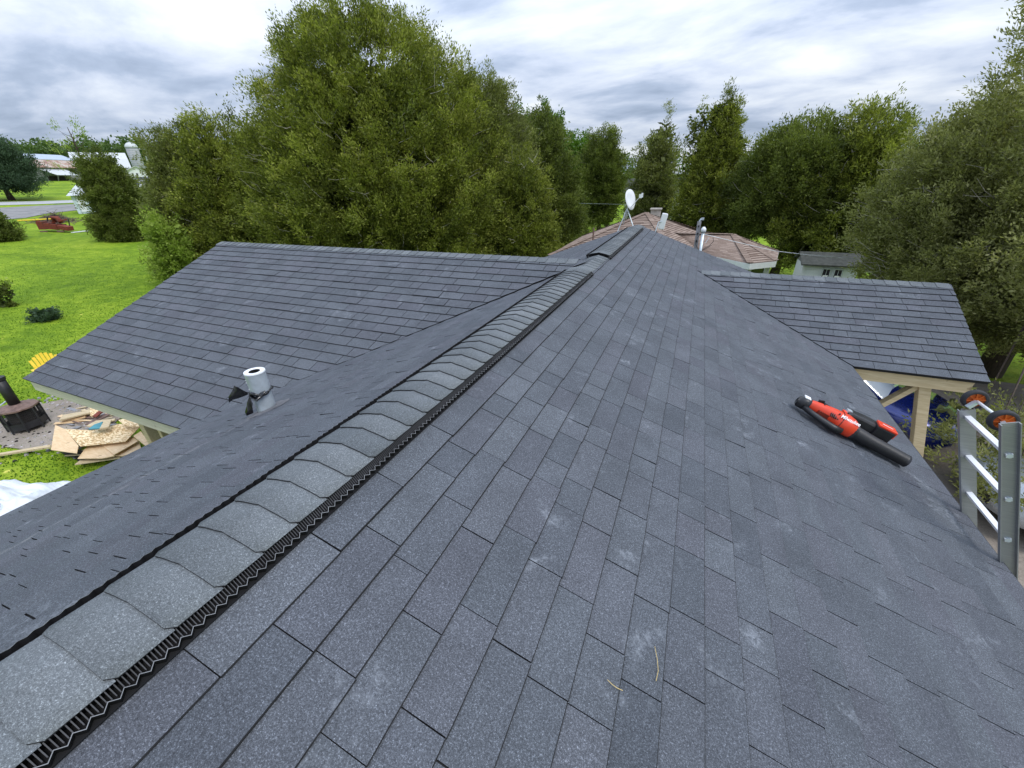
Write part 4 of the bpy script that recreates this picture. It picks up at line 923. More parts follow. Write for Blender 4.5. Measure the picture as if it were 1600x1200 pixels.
cable([at_y(1102, 380, Y0), at_y(1108, 371, Y0)], r=.008, m=M_WPAINT, parent=sm_)
far_w = [at_r(*p) for p in ((1100, 366, 10.8), (1150, 378, 11.5), (1210, 392, 12.4), (1260, 398, 13.4), (1330, 404, 15), (1400, 409, 17), (1440, 410, 18.5), (1600, 409, 26))]
cable(far_w, 'pale overhead service wire running right past the little shed', .007, M_WPAINT)
cable([at_r(*p) for p in ((880, 317, 25.5), (960, 319, 29), (1060, 323, 31))], 'thin overhead wire in the gap behind the satellite dish', .007, M_STEEL)

# little white shed
S0 = at_r(1262, 448, 19.5); sw = 1.75
sh = thing('garden_shed', 'little white clapboard shed with two small windows and mossy roof', 'shed')
e1 = at_r(1257, 412, 19.5); e2 = at_r(1341, 418, 19.9); u = Vector((e2.x-e1.x, e2.y-e1.y, 0)); W_s = u.length; u.normalize(); bk = Vector((-u.y, u.x, 0)); Oh = Vector((e1.x, e1.y, 0)); ez = (e1.z+e2.z)/2 - .02
e1r = Oh
b = MB(); b.prism([Oh+bk*.02, Oh+u*W_s+bk*.02, Oh+u*W_s+bk*1.5, Oh+bk*1.5], (0, 0, ez)); b.build('wall', M_WPAINT, sh)
nb = int(ez/.12)
for k in range(nb):
    b = MB(); z = k*.12; b.prism([Oh+Vector((0, 0, z)), Oh+Vector((0, 0, z+.118))+bk*.012, Oh+Vector((0, 0, z+.118))+bk*.02, Oh+Vector((0, 0, z))+bk*.02], u*W_s); b.build('clapboard', M_WPAINT, sh)
b = MB(); rz_ = ez+.34; b.prism([Oh-u*.12-bk*.14+Vector((0, 0, ez)), Oh-u*.12+bk*.75+Vector((0, 0, rz_)), Oh-u*.12+bk*.75+Vector((0, 0, rz_+.05)), Oh-u*.12-bk*.14+Vector((0, 0, ez+.05))], u*(W_s+.24)); b.prism([Oh-u*.12+bk*1.6+Vector((0, 0, ez)), Oh-u*.12+bk*.75+Vector((0, 0, rz_)), Oh-u*.12+bk*.75+Vector((0, 0, rz_+.05)), Oh-u*.12+bk*1.6+Vector((0, 0, ez+.05))], u*(W_s+.24)); b.build('roof', M_MOSS, sh)
b = MB(); b.prism([Oh-u*.003+Vector((0, 0, ez)), Oh-u*.003+bk*1.5+Vector((0, 0, ez)), Oh-u*.003+bk*.75+Vector((0, 0, rz_))], u*.03); b.prism([Oh+u*(W_s-.03)+Vector((0, 0, ez)), Oh+u*(W_s-.03)+bk*1.5+Vector((0, 0, ez)), Oh+u*(W_s-.03)+bk*.75+Vector((0, 0, rz_))], u*.03); b.build('gable', M_GREYW, sh)
b = MB(); b.prism([Oh-u*.02-bk*.02, Oh+u*.07-bk*.02, Oh+u*.07+bk*.03, Oh-u*.02+bk*.03], (0, 0, ez)); b.prism([Oh+u*(W_s-.07)-bk*.02, Oh+u*(W_s+.02)-bk*.02, Oh+u*(W_s+.02)+bk*.03, Oh+u*(W_s-.07)+bk*.03], (0, 0, ez)); b.build('corner_board', M_WPAINT, sh)
for px in (1296, 1314):
    wz = ez-.28; k = (px-1259)/(1341-1259)*W_s; ctr = Oh+u*k-bk*.03+Vector((0, 0, wz))
    b = MB(); b.prism([ctr-u*.11-Vector((0, 0, .16)), ctr+u*.11-Vector((0, 0, .16)), ctr+u*.11+Vector((0, 0, .16)), ctr-u*.11+Vector((0, 0, .16))], bk*.02); wn = b.build('window', M_GLASS, sh)
    b = MB()
    for sx in (-1, 1): b.bar(ctr+u*.13*sx-Vector((0, 0, .19)), ctr+u*.13*sx+Vector((0, 0, .19)), .04, .03, bk)
    for sz in (-1, 1): b.bar(ctr-u*.13+Vector((0, 0, .18*sz)), ctr+u*.13+Vector((0, 0, .18*sz)), .03, .04, (0, 0, 1))
    b.bar(ctr-bk*.008-Vector((0, 0, .16)), ctr-bk*.008+Vector((0, 0, .16)), .012, .012, bk); b.build('window_frame', M_OLDW, wn)
    b = MB(); b.box(ctr-bk*.012-Vector((0, 0, .10)), (.16, .012, .08), Matrix((u, bk, Vector((0, 0, 1)))).transposed()); b.build('curtain', M_WHITE, wn)
# scrap heap by the shed
sp_ = thing('scrap_heap', 'heap of dark maroon scrap boards left of the little shed', 'scrap heap'); rd = random.Random(4)
c = at_z(1238, 432, 0); c = at_r(1238, 428, 17.5); 
for k in range(14):
    b = MB(); p = Vector((c.x+rd.uniform(-.5, .5), c.y+rd.uniform(-.3, .4), rd.uniform(.2, 1.35))); e = Vector((rd.uniform(-1, 1), rd.uniform(-.4, .4), rd.uniform(-.2, .4))).normalized()*rd.uniform(.25, .5); b.bar(p-e, p+e, .12, .03); b.build('board', [M_RUST, M_CHAR, M_RUSTB][k % 3], sp_)
b = MB(); b.box((c.x, c.y, .6), (1.5, .9, 1.2), None, taper=.6); b.build('pile_core', M_CHAR, sp_)
# white house glimpsed between trees
wh_ = thing('white_house', 'white clapboard house glimpsed between the cedars behind the dishes', 'house')
q = at_r(1045, 300, 42); uu = Vector((math.cos(.05), -math.sin(.05), 0))
b = MB(); b.box((q.x, q.y+3, 1.7), (7.5, 6, 6.0-2.6)); b.build('wall', M_WPAINT, wh_)
b = MB(); b.prism([Vector((q.x-4.1, q.y-.4, 3.4)), Vector((q.x-4.1, q.y+6.4, 3.4)), Vector((q.x-4.1, q.y+3, 4.6))], (8.2, 0, 0)); b.build('roof', M_MOSS, wh_)
for k in range(3):
    b = MB(); b.box((q.x-2.4+k*2.4, q.y-.03, 2.3), (.9, .05, 1.2)); w_ = b.build('window', M_GLASS, wh_); b = MB(); b.box((q.x-2.4+k*2.4, q.y-.05, 2.98), (1.1, .08, .12)); b.box((q.x-2.4+k*2.4, q.y-.05, 1.65), (1.1, .1, .12)); b.build('window_frame', M_WPAINT, w_)

# ------------------------------------------------------------------ cars
def car(name, label, loc, rz, paint, L_=4.5, W_=1.78, H_=1.46, group='parked cars', shield=None):
    shield = shield or M_GLASS; t = thing(name, label, 'car', group, loc, rz)
    # body sections along x (front at +x): half width, sill z, belt z
    S = [(-.50, .62, .42, .80), (-.47, .80, .26, .90), (-.36, .88, .22, .95), (-.15, .89, .20, .93), (.12, .89, .20, .92), (.24, .88, .20, .90), (.38, .84, .22, .80), (.46, .76, .26, .68), (.50, .58, .34, .58)]
    b = MB(); vs = []; m = 9
    for (k, hw, z0_, z1_) in S:
        hw *= W_/1.78
        for (a, z) in ((-.75, z0_), (-.99, z0_+.08), (-1, (z0_+z1_)/2), (-.97, z1_-.12), (-.86, z1_), (0, z1_+.035), (.86, z1_), (.97, z1_-.12), (1, (z0_+z1_)/2), (.99, z0_+.08), (.75, z0_)):
            vs.append((k*L_, a*hw, z))
    m = 11; n_ = len(S)
    b.add(vs, [(i*m+k, (i+1)*m+k, (i+1)*m+k+1, i*m+k+1) for i in range(n_-1) for k in range(m-1)] + [tuple(range(m)), tuple((n_-1)*m+k for k in range(m))[::-1]])
    body = b.build('body', paint, t, True)
    # cabin
    C_ = [(-.44, .70, .93), (-.30, .62, H_-.06), (-.05, .64, H_), (.08, .62, H_-.04), (.26, .74, .90)]
    b = MB(); vs = []
    for (k, hw, z) in C_:
        hw *= W_/1.78; low = .90
        vs += [(k*L_, -.80*W_/1.78 if z > 1 else -hw, low), (k*L_, -hw, z), (k*L_, 0, z+(.03 if z > 1 else .01)), (k*L_, hw, z), (k*L_, .80*W_/1.78 if z > 1 else hw, low)]
    b.add(vs, [(i*5+k, (i+1)*5+k, (i+1)*5+k+1, i*5+k+1) for i in range(4) for k in range(4)])
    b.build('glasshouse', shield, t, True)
    b = MB(); vs = []
    for (k, hw, z) in C_[1:4]: vs += [(k*L_, -hw*W_/1.78-.005, z-.035), (k*L_, -hw*W_/1.78*.93, z+.012), (k*L_, 0, z+.045), (k*L_, hw*W_/1.78*.93, z+.012), (k*L_, hw*W_/1.78+.005, z-.035)]
    b.add(vs, [(i*5+k, (i+1)*5+k, (i+1)*5+k+1, i*5+k+1) for i in range(2) for k in range(4)])
    for s in (-1, 1):
        for (i, j) in ((0, 1), (4, 3)):
            A_ = C_[i]; B_ = C_[j]; b.bar((A_[0]*L_, s*A_[1]*W_/1.78, .92), (B_[0]*L_, s*B_[1]*W_/1.78, B_[2]-.01), .05, .03, (0, 1, 0))
        b.bar((-.09*L_, s*.80*W_/1.78, .92), (-.06*L_, s*.655*W_/1.78, H_-.03), .06, .02, (0, 1, 0))
    b.build('roof_panel', paint, t, True)
    for s in (-1, 1):
        for k in (-.31, .32):
            b = MB(); c = Vector((k*L_, s*W_*.46, .32)); b.tube([c-Vector((0, .10, 0)), c+Vector((0, .10, 0))], .32, 24); wl = b.build('wheel', M_RUB, t)
            b = MB(); b.tube([c-Vector((0, .107, 0)), c+Vector((0, .107, 0))], .20, 16); b.build('rim', M_STEEL, wl)
        b = MB(); b.box((.452*L_, s*.60*W_/1.78, .60), (.15, .24, .10), Matrix.Rotation(-s*.5, 3, 'Z')); bevel(b.build('headlight', M_STEEL, t), .02)
        b = MB(); b.box((-.485*L_, s*.60*W_/1.78, .76), (.1, .28, .12)); b.build('tail_light', M_RUST, t)
        b = MB(); b.box((.16*L_, s*(W_/2+.06), .98), (.14, .18, .12)); bevel(b.build('side_mirror', paint, t), .03, 3)
        b = MB(); b.box((-.02*L_, s*(W_/2-.005), .56), (.012, .014, .60)); b.box((.20*L_, s*(W_/2-.008), .56), (.012, .014, .60)); b.box((-.06*L_, s*(W_/2+.0), .76), (.16, .02, .025)); b.build('door_trim', M_BLACKP, t)
    b = MB(); b.box((.495*L_, 0, .45), (.05, .9, .14)); b.build('grille', M_BLACKP, t)
    return t
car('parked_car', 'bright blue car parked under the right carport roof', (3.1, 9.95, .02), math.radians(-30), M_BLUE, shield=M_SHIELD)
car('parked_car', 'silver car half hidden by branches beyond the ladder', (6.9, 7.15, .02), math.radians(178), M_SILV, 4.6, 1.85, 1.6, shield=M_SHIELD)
q = on_ground(231, 297); car('parked_car', 'small white car far off beside the farm buildings', (q.x, q.y, G(q.x)), math.radians(20), M_WCAR)
q = on_ground(231, 288.5); car('parked_car', 'dark car parked behind the far white car', (q.x, q.y, G(q.x)), math.radians(20), M_BCAR)

# ------------------------------------------------------------------ farm buildings far left
def gable(t, name_r, O, u, Lb, Wb, hw_, hr, mw, mr, base, name_w='wall', over=.4):
    """O near-left corner; u along the front; the ridge runs along u"""
    O = Vector((O.x, O.y, base)); u = u.normalized(); bk = Vector((-u.y, u.x, 0)); Z = Vector((0, 0, 1))
    b = MB(); b.prism([O-Z*1, O+bk*Wb-Z*1, O+bk*Wb+Z*hw_, O+bk*Wb/2+Z*(hr-.1), O+Z*hw_], u*Lb); b.build(name_w, mw, t)
    b = MB()
    for s in (0, 1):
        e = O+bk*(-over if s == 0 else Wb+over)+Z*(hw_-(hr-hw_)/(Wb/2)*over*1.); r = O+bk*Wb/2+Z*hr
        b.prism([e-u*over, r-u*over, r-u*over+Z*.12, e-u*over+Z*.12], u*(Lb+2*over))
    return b.build(name_r, mr, t)
q = on_ground(28, 284); r1 = on_ground(126, 281.5); u = Vector((r1.x-q.x, r1.y-q.y, 0)); Lb = u.length; base = G(q.x)
barn = thing('barn', 'long weathered barn with pale blue upper and rusty lower roof', 'barn')
un = u.normalized(); bk = Vector((-un.y, un.x, 0)); O = Vector((q.x, q.y, base)); Z = Vector((0, 0, 1))
R_ = math.hypot(q.x, q.y)
def hz(px, py): return at_r(px, py, R_).z - base
h1, h2, h3 = hz(80, 260), hz(80, 247), hz(70, 236)
b = MB(); b.prism([O-Z, O+bk*9-Z, O+bk*9+Z*h1, O+Z*h1], un*(Lb+6)); b.build('wall', M_GREYW, barn)
b = MB(); b.prism([O-bk*.4+Z*(h1-.1), O+bk*2+Z*(h2-.1), O+bk*2+Z*h2, O-bk*.4+Z*h1], un*(Lb+6)); b.build('lower_roof', M_RTIN, barn)
b = MB(); b.prism([O+bk*2.0+Z*(h2-.05), O+bk*5+Z*(h3-.1), O+bk*5+Z*h3, O+bk*2.0+Z*(h2+.12)], un*(Lb+3)); b.prism([O+bk*8+Z*(h2-.1), O+bk*5+Z*(h3-.1), O+bk*5+Z*h3, O+bk*8+Z*(h2+.1)], un*(Lb+3)); b.build('upper_roof', M_TIN, barn)
b = MB(); k = 5.0; b.prism([O+un*k-bk*.1+Z*(h1-.35), O+un*(k+1.3)-bk*2.2+Z*(h1-1.5), O+un*(k+6)-bk*2.2+Z*(h1-1.5), O+un*(k+5.4)-bk*.1+Z*(h1-.35)], Z*-.08); b.build('lean_to_roof', M_WTIN, barn)
b = MB(); b.box(O+un*8.4-bk*.06+Z*.5, (4.6, .1, 1.1), Matrix((un, bk, Z)).transposed()); b.build('doorway', M_CHAR, barn)
for k_ in (6.6, 9.0): b = MB(); b.bar(O+un*k_-bk*2.0+Z*(h1-1.5), O+un*(k_+.3)-bk*1.2, .15, .15); b.build('post', M_GREYW, barn)
# white gambrel barn, silo, small white house
q = on_ground(150, 279); R_ = 158; b1, b2 = at_r(118, 262, R_), at_r(203, 262, R_); base = G(b1.x)
gb = thing('gambrel_barn', 'white roofed gambrel barn standing in front of the silo', 'barn')
u = Vector((b2.x-b1.x, b2.y-b1.y, 0)); un = u.normalized(); bk = Vector((-un.y, un.x, 0)); O = Vector((b1.x, b1.y, base)); z1, z2, z3 = b2.z-base, at_r(198, 249, R_).z-base, at_r(180, 238, R_).z-base
pf = [(0, -1), (10, -1), (10, z1), (8.5, z2), (5, z3), (1.5, z2), (0, z1)]; b = MB(); b.prism([O+bk*a+Z*c for a, c in pf], un*u.length); b.build('wall', M_OLDW, gb)
b = MB()
for (a, c), (a2, c2) in (((-.2, z1-.1), (1.5, z2)), ((1.5, z2), (5, z3)), ((5, z3), (8.5, z2)), ((8.5, z2), (10.2, z1-.1))): b.prism([O+bk*a+Z*c-un*.3, O+bk*a2+Z*c2-un*.3, O+bk*a2+Z*(c2+.15)-un*.3, O+bk*a+Z*(c+.15)-un*.3], un*(u.length+.6))
b.build('roof', M_WTIN, gb)
si = thing('silo', 'tall grey stave silo with a domed cap above the barns', 'silo'); R_ = 172; s0 = at_r(213, 250, R_); zt = at_r(205, 231, R_).z; rr = 1.45
b = MB(); b.tube([(s0.x, s0.y, G(s0.x)-1), (s0.x, s0.y, zt)], rr, 28); b.build('barrel', M_CON, si, True)
for k in range(14): zz_ = G(s0.x)+k*(zt-G(s0.x))/14+.3; b = MB(); b.tube([(s0.x, s0.y, zz_), (s0.x, s0.y, zz_+.07)], rr+.04, 28); b.build('hoop', M_STEEL, si)
b = MB(); b.tube([(s0.x, s0.y, zt+rr*.95*math.sin(a)) for a in [i*math.pi/14 for i in range(8)]], [max(.05, rr*1.04*math.cos(a)) for a in [i*math.pi/14 for i in range(8)]], 28); b.build('dome_cap', M_WTIN, si, True)
fh = thing('farm_house', 'small white gabled building at the foot of the silo', 'house'); R_ = 150; a1, a2 = at_r(203, 277, R_), at_r(232, 277, R_); u = Vector((a2.x-a1.x, a2.y-a1.y, 0)); base = a1.z
un = u.normalized(); bk = Vector((-un.y, un.x, 0)); Wb = u.length; hE, hR = at_r(230, 266, R_).z-base, at_r(218, 260, R_).z-base; O = Vector((a1.x, a1.y, base))
b = MB(); b.prism([O-Z*2, O+un*Wb-Z*2, O+un*Wb+Z*hE, O+un*Wb/2+Z*hR, O+Z*hE], bk*8); b.build('wall', M_WPAINT, fh)
b = MB()
for s in (-1, 1): e = O+un*(Wb/2+s*(Wb/2+.3))+Z*(hE-.15); r = O+un*Wb/2+Z*hR; b.prism([e-bk*.4, r-bk*.4, r-bk*.4+Z*.12, e-bk*.4+Z*.12], bk*8.8)
b.build('roof', M_WTIN, fh)
b = MB(); b.box(O+un*Wb*.45-bk*.05+Z*hE*.4, (.35, .08, .6), Matrix((un, bk, Z)).transposed()); b.build('window', M_GLASS, fh)
b = MB(); b.box(O+un*Wb*.22-bk*.05+Z*hE*.35, (.35, .08, .9), Matrix((un, bk, Z)).transposed()); b.build('door', M_GREYW, fh)
# gazebo-like pump house
pg_ = thing('pump_house', 'small pale blue shed with a peaked grey roof behind the lone cedar', 'shed'); R_ = 60; g0 = at_r(124, 329, R_); w0 = at_r(110, 305, R_); pk = at_r(119, 291, R_); base = G(g0.x)
un = Vector((math.cos(.9), math.sin(.9), 0)); un = (at_r(135, 329, R_)-g0); un.z = 0; un.normalize(); bk = Vector((-un.y, un.x, 0)); c = Vector((g0.x, g0.y, base))+un*.6+bk*.9
hw_ = w0.z-base; Mx = Matrix((un, bk, Z)).transposed(); b = MB(); b.box(c+Z*hw_/2, (1.5, 1.5, hw_), Mx); b.build('wall', simple('pale_blue_boards', (.50, .58, .62), .7), pg_)
b = MB(); e = [c+un*sx*1.05+bk*sy2*1.05+Z*(hw_-.05) for sx, sy2 in ((-1, -1), (1, -1), (1, 1), (-1, 1))]; tp_ = c+Z*(pk.z-base+.15); b.add(e+[tp_], [(0, 1, 4), (1, 2, 4), (2, 3, 4), (3, 0, 4), (3, 2, 1, 0)]); b.build('roof', M_OLDW, pg_)
b = MB(); b.box(c-bk*.77+Z*hw_*.5-un*.2, (.5, .04, hw_*.8), Mx); b.build('door', M_WPAINT, pg_)
# utility pole
up_ = thing('utility_pole', 'utility pole with crossarm and transformer beside the farm', 'utility pole'); R_ = 120; tp_ = at_r(226, 229, R_); 
b = MB(); b.tube([(tp_.x, tp_.y, G(tp_.x)-.5), (tp_.x, tp_.y, tp_.z)], [.16, .11], 10); b.build('post', M_GREYW, up_)
cx_ = Vector((RT.x, RT.y, 0)).normalized(); b = MB(); b.bar(tp_-cx_*1.3-Z*.5, tp_+cx_*1.3-Z*.5, .12, .12); b.build('crossarm', M_GREYW, up_)
b = MB(); b.tube([tp_-Z*2.6-cx_*.35, tp_-Z*1.7-cx_*.35], .28, 12); b.build('transformer', M_STEEL, up_)
for k in (-1.2, 0, 1.2): b = MB(); b.tube([tp_+cx_*k-Z*.44, tp_+cx_*k-Z*.2], .06, 6); b.build('insulator', M_WPAINT, up_)
for i, (k, hh, lb) in enumerate(((-1.2, -.25, 'left outer power line at the farm pole'), (1.2, -.25, 'right outer power line at the farm pole'))):
    a = tp_+cx_*k+Z*hh; cable([a-cx_*22+Z*.5, a-cx_*11-Z*.3, a, a+cx_*12-Z*.5, a+cx_*24+Z*.2], lb, .012, M_DARKM)

# ------------------------------------------------------------------ rusty implement, brush pile, board, yellow pole on the lawn
im = thing('farm_implement', 'rusty red farm implement standing on the lawn', 'farm machine'); c = on_ground(92, 362); c.z = G(c.x)
un = cx_; bk = Vector((-un.y, un.x, 0)); Mx = Matrix((un, bk, Z)).transposed()
for k, (sx, zz_h, hh_, ww_, tl) in enumerate(((-.82, .46, .66, .50, .0), (-.30, .42, .52, .46, .06), (.20, .36, .46, .44, .12))):
    b = MB(); b.box(c+un*sx+Z*zz_h-bk*.05*k, (ww_, .6, hh_*.8), Mx@Matrix.Rotation(tl, 3, 'Y')); b.build('red_box', M_RUST, im)
    b = MB(); b.box(c+un*(sx+.27)+Z*(zz_h-.02), (.05, .64, hh_*.7), Mx); b.build('gap_shade', M_CHAR, im)  # dark slab stands in for the shaded gap between boxes
b = MB(); b.box(c+un*.85+Z*.28-bk*.2, (.7, .5, .3), Mx@Matrix.Rotation(.2, 3, 'Y')); bevel(b.build('tray', M_RUST, im), .03)
b = MB(); b.tube([c+un*.1+Z*.6, c+un*.05+Z*1.0, c+un*.4+Z*.95, c+un*.55+Z*.65], .14, 8); b.build('gearbox', M_RUST, im, True)
b = MB(); b.bar(c+un*1.0+Z*.3, c+un*1.15+Z*.85, .05, .05); b.bar(c+un*-.5+Z*.6, c+un*-.3+Z*1.05, .06, .06); b.build('lever', M_DARKM, im)
for s in (-.75, .5): b = MB(); b.bar(c+un*(s-.2)-bk*.38+Z*.06, c+un*(s+.3)-bk*.38+Z*.06, .08, .12); b.build('skid', M_RUSTB, im)
for k in range(7): b = MB(); a = c+un*(-.9+k*.26)+Z*(.66+.08*math.sin(k*2.3)); b.bar(a-bk*.3, a+bk*.35+Z*.08*math.cos(k), .05, .09); b.build('rib', [M_RUST, M_RUSTB][k % 2], im)
b = MB(); b.bar(c-un*1.1+Z*.5, c-un*1.15+Z*.8, .3, .05); b.build('end_plate', M_RUST, im)
b = MB(); a = on_ground(113, 364.5); d2 = on_ground(139, 361.5); b.bar(a+Z*.05, d2+Z*.05, .18, .05); tag(b.build('white_board', M_WPAINT), 'pale board lying on the grass beside the rusty implement', 'board')
b = MB(); a = on_ground(30, 350); d2 = on_ground(84, 349); b.tube([a+Z*.25, d2+Z*.35], .05, 8); tag(b.build('yellow_pole', M_YEL), 'yellow pole lying level behind the rusty implement', 'pole')
bp = on_ground(88, 347); bp.z = G(bp.x); b = MB(); rd = random.Random(8)
for k in range(170):
    a = rd.uniform(0, 6.28); r = abs(rd.gauss(0, 1.0)); p = Vector((bp.x, bp.y, bp.z))+un*math.cos(a)*r*1.1+bk*math.sin(a)*r*.8+Z*max(.05, .75-.45*r)*rd.random(); e = Vector((rd.uniform(-1, 1), rd.uniform(-1, 1), rd.uniform(-.15, .35))).normalized()*rd.uniform(.3, .8); b.tube([p-e, p+e], [.03, .012], 4)
tag(b.build('brush_pile', simple('dead_brush', (.14, .10, .09), .9, var=.4)), 'heap of dead brown branches behind the rusty implement', 'brush pile')

# ------------------------------------------------------------------ fire pit and building scraps below the left wing
fp = thing('fire_pit', 'rusty octagonal patio fireplace with mesh sides and a black flue', 'fire pit'); c = on_ground(48, 668); c.z = G(c.x); RF = math.hypot(c.x, c.y)
zb = .03; zt2 = at_r(45, 637, RF).z-c.z+.07; rp = .30
def octg(r, z, ph=.39): return [c+Vector((r*math.cos(ph+k*math.pi/4), r*math.sin(ph+k*math.pi/4), z)) for k in range(8)]
def band(b, r0, z0_, r1, z1_, mi=0): v = octg(r0, z0_)+octg(r1, z1_); b.add(v, [(k, (k+1) % 8, (k+1) % 8+8, k+8) for k in range(8)], mi)
b = MB(); band(b, rp*.6, zb, rp, zb+.05); band(b, rp, zb+.05, rp, zb+.19); b.add(octg(rp*.6, zb), [tuple(range(8))]); b.build('fire_bowl', M_DARKM, fp)
b = MB(); band(b, rp+.02, zt2, rp+.02, zt2+.03); band(b, rp+.02, zt2+.03, rp*.35, zt2+.09); b.add(octg(rp*.35, zt2+.09), [tuple(range(8))]); b.build('lid', M_RUSTB, fp)
for k, (p, q) in enumerate(zip(octg(rp, zb), octg(rp, zt2))): b = MB(); b.tube([p-Z*zb, q], .016, 6); b.build('frame_post', M_DARKM, fp)
b = MB(); band(b, rp*.72, zb+.1, rp*.72, zt2-.06); b.build('inner_shade_drum', M_CHAR, fp)  # solid dark drum added in place of the shade behind the mesh
b = MB(); lo_, hi_ = octg(rp-.01, zb+.19), octg(rp-.01, zt2)
for k in range(8):
    for j in range(1, 9): b.tube([lo_[k].lerp(lo_[(k+1) % 8], j/9), hi_[k].lerp(hi_[(k+1) % 8], j/9)], .0025, 3, caps=False)
    for j in range(1, 6): b.tube([lo_[k].lerp(hi_[k], j/6), lo_[(k+1) % 8].lerp(hi_[(k+1) % 8], j/6)], .0025, 3, caps=False)
b.build('mesh_screen', M_DARKM, fp)
zc = at_r(17, 587, RF).z-c.z; b = MB(); b.tube([c+Z*(zt2+.08), c+Z*zc], .085, 18); b.build('flue', M_BLACKP, fp, True)
b = MB(); b.tube([c+Z*(zc-.03), c+Z*(zc+.03)], .10, 18); b.build('flue_collar', M_DARKM, fp)
b = MB()
for k in range(6): a = random.uniform(0, 6.28); b.tube([c+Vector((.22*math.cos(a), .22*math.sin(a), zb+.1)), c+Vector((-.2*math.cos(a), -.2*math.sin(a), zb+.14+.02*k))], .035, 7)
tag(b.build('charred_logs', M_CHAR), 'charred logs lying inside the octagonal patio fireplace', 'firewood')
b = MB(); a = at_z(0, 634, c.z+.5); d2 = at_z(23, 617, c.z+.62); b.tube([a, d2], .014, 6); tag(b.build('metal_rod', M_STEEL), 'thin bright metal rod leaning on the left of the patio fireplace', 'rod')
b = MB(); rd = random.Random(12)
for k in range(420):
    a = rd.uniform(0, 6.28); r = rd.uniform(.4, 1.9)**.9; x = c.x+.2+r*math.cos(a)*1.0; y = c.y+.35+r*math.sin(a)*.75; s = rd.uniform(.015, .055); b.box((x, y, G(x)+s*.3), (s*1.4, s, s*.7), Matrix.Rotation(rd.uniform(0, 3), 3, 'Z')@Matrix.Rotation(rd.uniform(-.5, .5), 3, 'X'), mi=rd.choice([0, 0, 0, 0, 1, 2]), taper=.6)
b.build('ash_and_rubble', [M_STONE, M_CHAR, M_GREYW], kind='stuff')
# scrap sheets: outlines given as seen, laid at real heights above the grass
def zz3(p): return (p[0]/4, 540+p[1]/4)
def sheet(name, label, cat, poly, h, m, th=.012, tilt=0, group='building scraps by the left wing'):
    P = [at_z(*zz3(p), 0) for p in poly]; gz = G(sum(at_z(*zz3(p), .3).x for p in poly)/len(poly)); P = [at_z(*zz3(p), gz+h+tilt*(i/len(poly))) for i, p in enumerate(poly)]
    ctr = sum(P, Vector())/len(P); b = MB(); b.prism([p-ctr for p in P], (0, 0, -th)); o = b.build(name, m); o.location = ctr; o.rotation_euler = (0, 0, 0); return tag(o, label, cat, group)
sheet('osb_sheet', 'large speckled OSB sheet on top of the scrap pile', 'wood sheet', [(400, 520), (500, 628), (785, 598), (880, 500), (745, 490), (580, 530)], .27, M_OSB, .014)
sheet('plywood_sheet', 'orange plywood offcut at the left end of the scrap pile', 'wood sheet', [(345, 495), (405, 522), (490, 625), (480, 672), (318, 650)], .25, M_PLY, .014, .03)
sheet('plywood_sheet', 'plywood offcut with nail spots low in front of the pile', 'wood sheet', [(485, 705), (545, 627), (630, 615), (715, 688), (640, 703)], .215, M_PLY, .014)
sheet('plywood_sheet', 'square plywood offcut in the middle of the pile, under the OSB', 'wood sheet', [(630, 615), (830, 570), (865, 595), (712, 682)], .245, M_PLY, .014)
sheet('plywood_sheet', 'triangular plywood offcut at the front right of the pile', 'wood sheet', [(714, 686), (868, 598), (882, 640), (840, 668), (760, 690)], .20, M_PLY, .014)
sheet('wood_strip', 'long narrow wood strip along the front of the pile', 'wood strip', [(466, 742), (500, 716), (740, 690), (752, 700)], .15, M_LUM, .02)
sheet('osb_sheet', 'small OSB offcut tucked behind the pile under the eave', 'wood sheet', [(740, 465), (800, 452), (885, 490), (870, 505), (780, 500)], .42, M_OSB, .014)
sheet('plywood_sheet', 'narrow plywood offcut leaning beside the carport post', 'wood sheet', [(832, 565), (880, 535), (935, 612), (915, 630)], .30, M_PLY, .014, .08)
sheet('plank', 'pale plank lying behind the pile near the fireplace', 'plank', [(368, 465), (395, 432), (565, 402), (560, 418)], .12, M_LUM, .03)
sheet('plank', 'second plank lying under the pale one near the fireplace', 'plank', [(380, 470), (400, 455), (545, 425), (530, 445)], .06, M_PLY, .03)
sheet('teal_board', 'teal painted board sticking out behind the OSB sheet', 'board', [(552, 520), (590, 492), (642, 474), (628, 516)], .38, M_TEAL, .02)
sheet('wood_sheet', 'pale offcut beside the teal board', 'wood sheet', [(622, 518), (650, 470), (695, 462), (680, 508)], .40, M_LUM, .02)
sheet('wood_sheet', 'brown scrap board beneath the wing eave behind the pile', 'board', [(560, 385), (640, 400), (620, 425), (565, 440)], .3, M_OSB, .02)
for k, (poly, lb) in enumerate((([(530, 490), (640, 430), (690, 420), (690, 428), (560, 492)], 'uppermost thin dark scrap strip behind the pile'), ([(540, 500), (600, 468), (720, 455), (715, 465), (560, 505)], 'lower thin dark scrap strip behind the pile'), ([(575, 440), (620, 405), (650, 405), (600, 445)], 'reddish scrap strip under the wing eave'))):
    sheet('scrap_strip', lb, 'wood strip', poly, .3+.03*k, [M_RUSTB, M_LUM, M_RUST][k], .02)
sheet('lumber_plank', 'long pale plank lying on grass left of the pile', 'plank', [(-60, 690), (-60, 680), (316, 618), (316, 632)], .10, M_LUM, .035)
sheet('wood_sheet', 'dark board lying underneath the scrap pile', 'board', [(380, 668), (520, 650), (860, 600), (890, 650), (500, 735), (470, 700)], .05, M_CHAR, .03)
rd = random.Random(31); spl = MB()
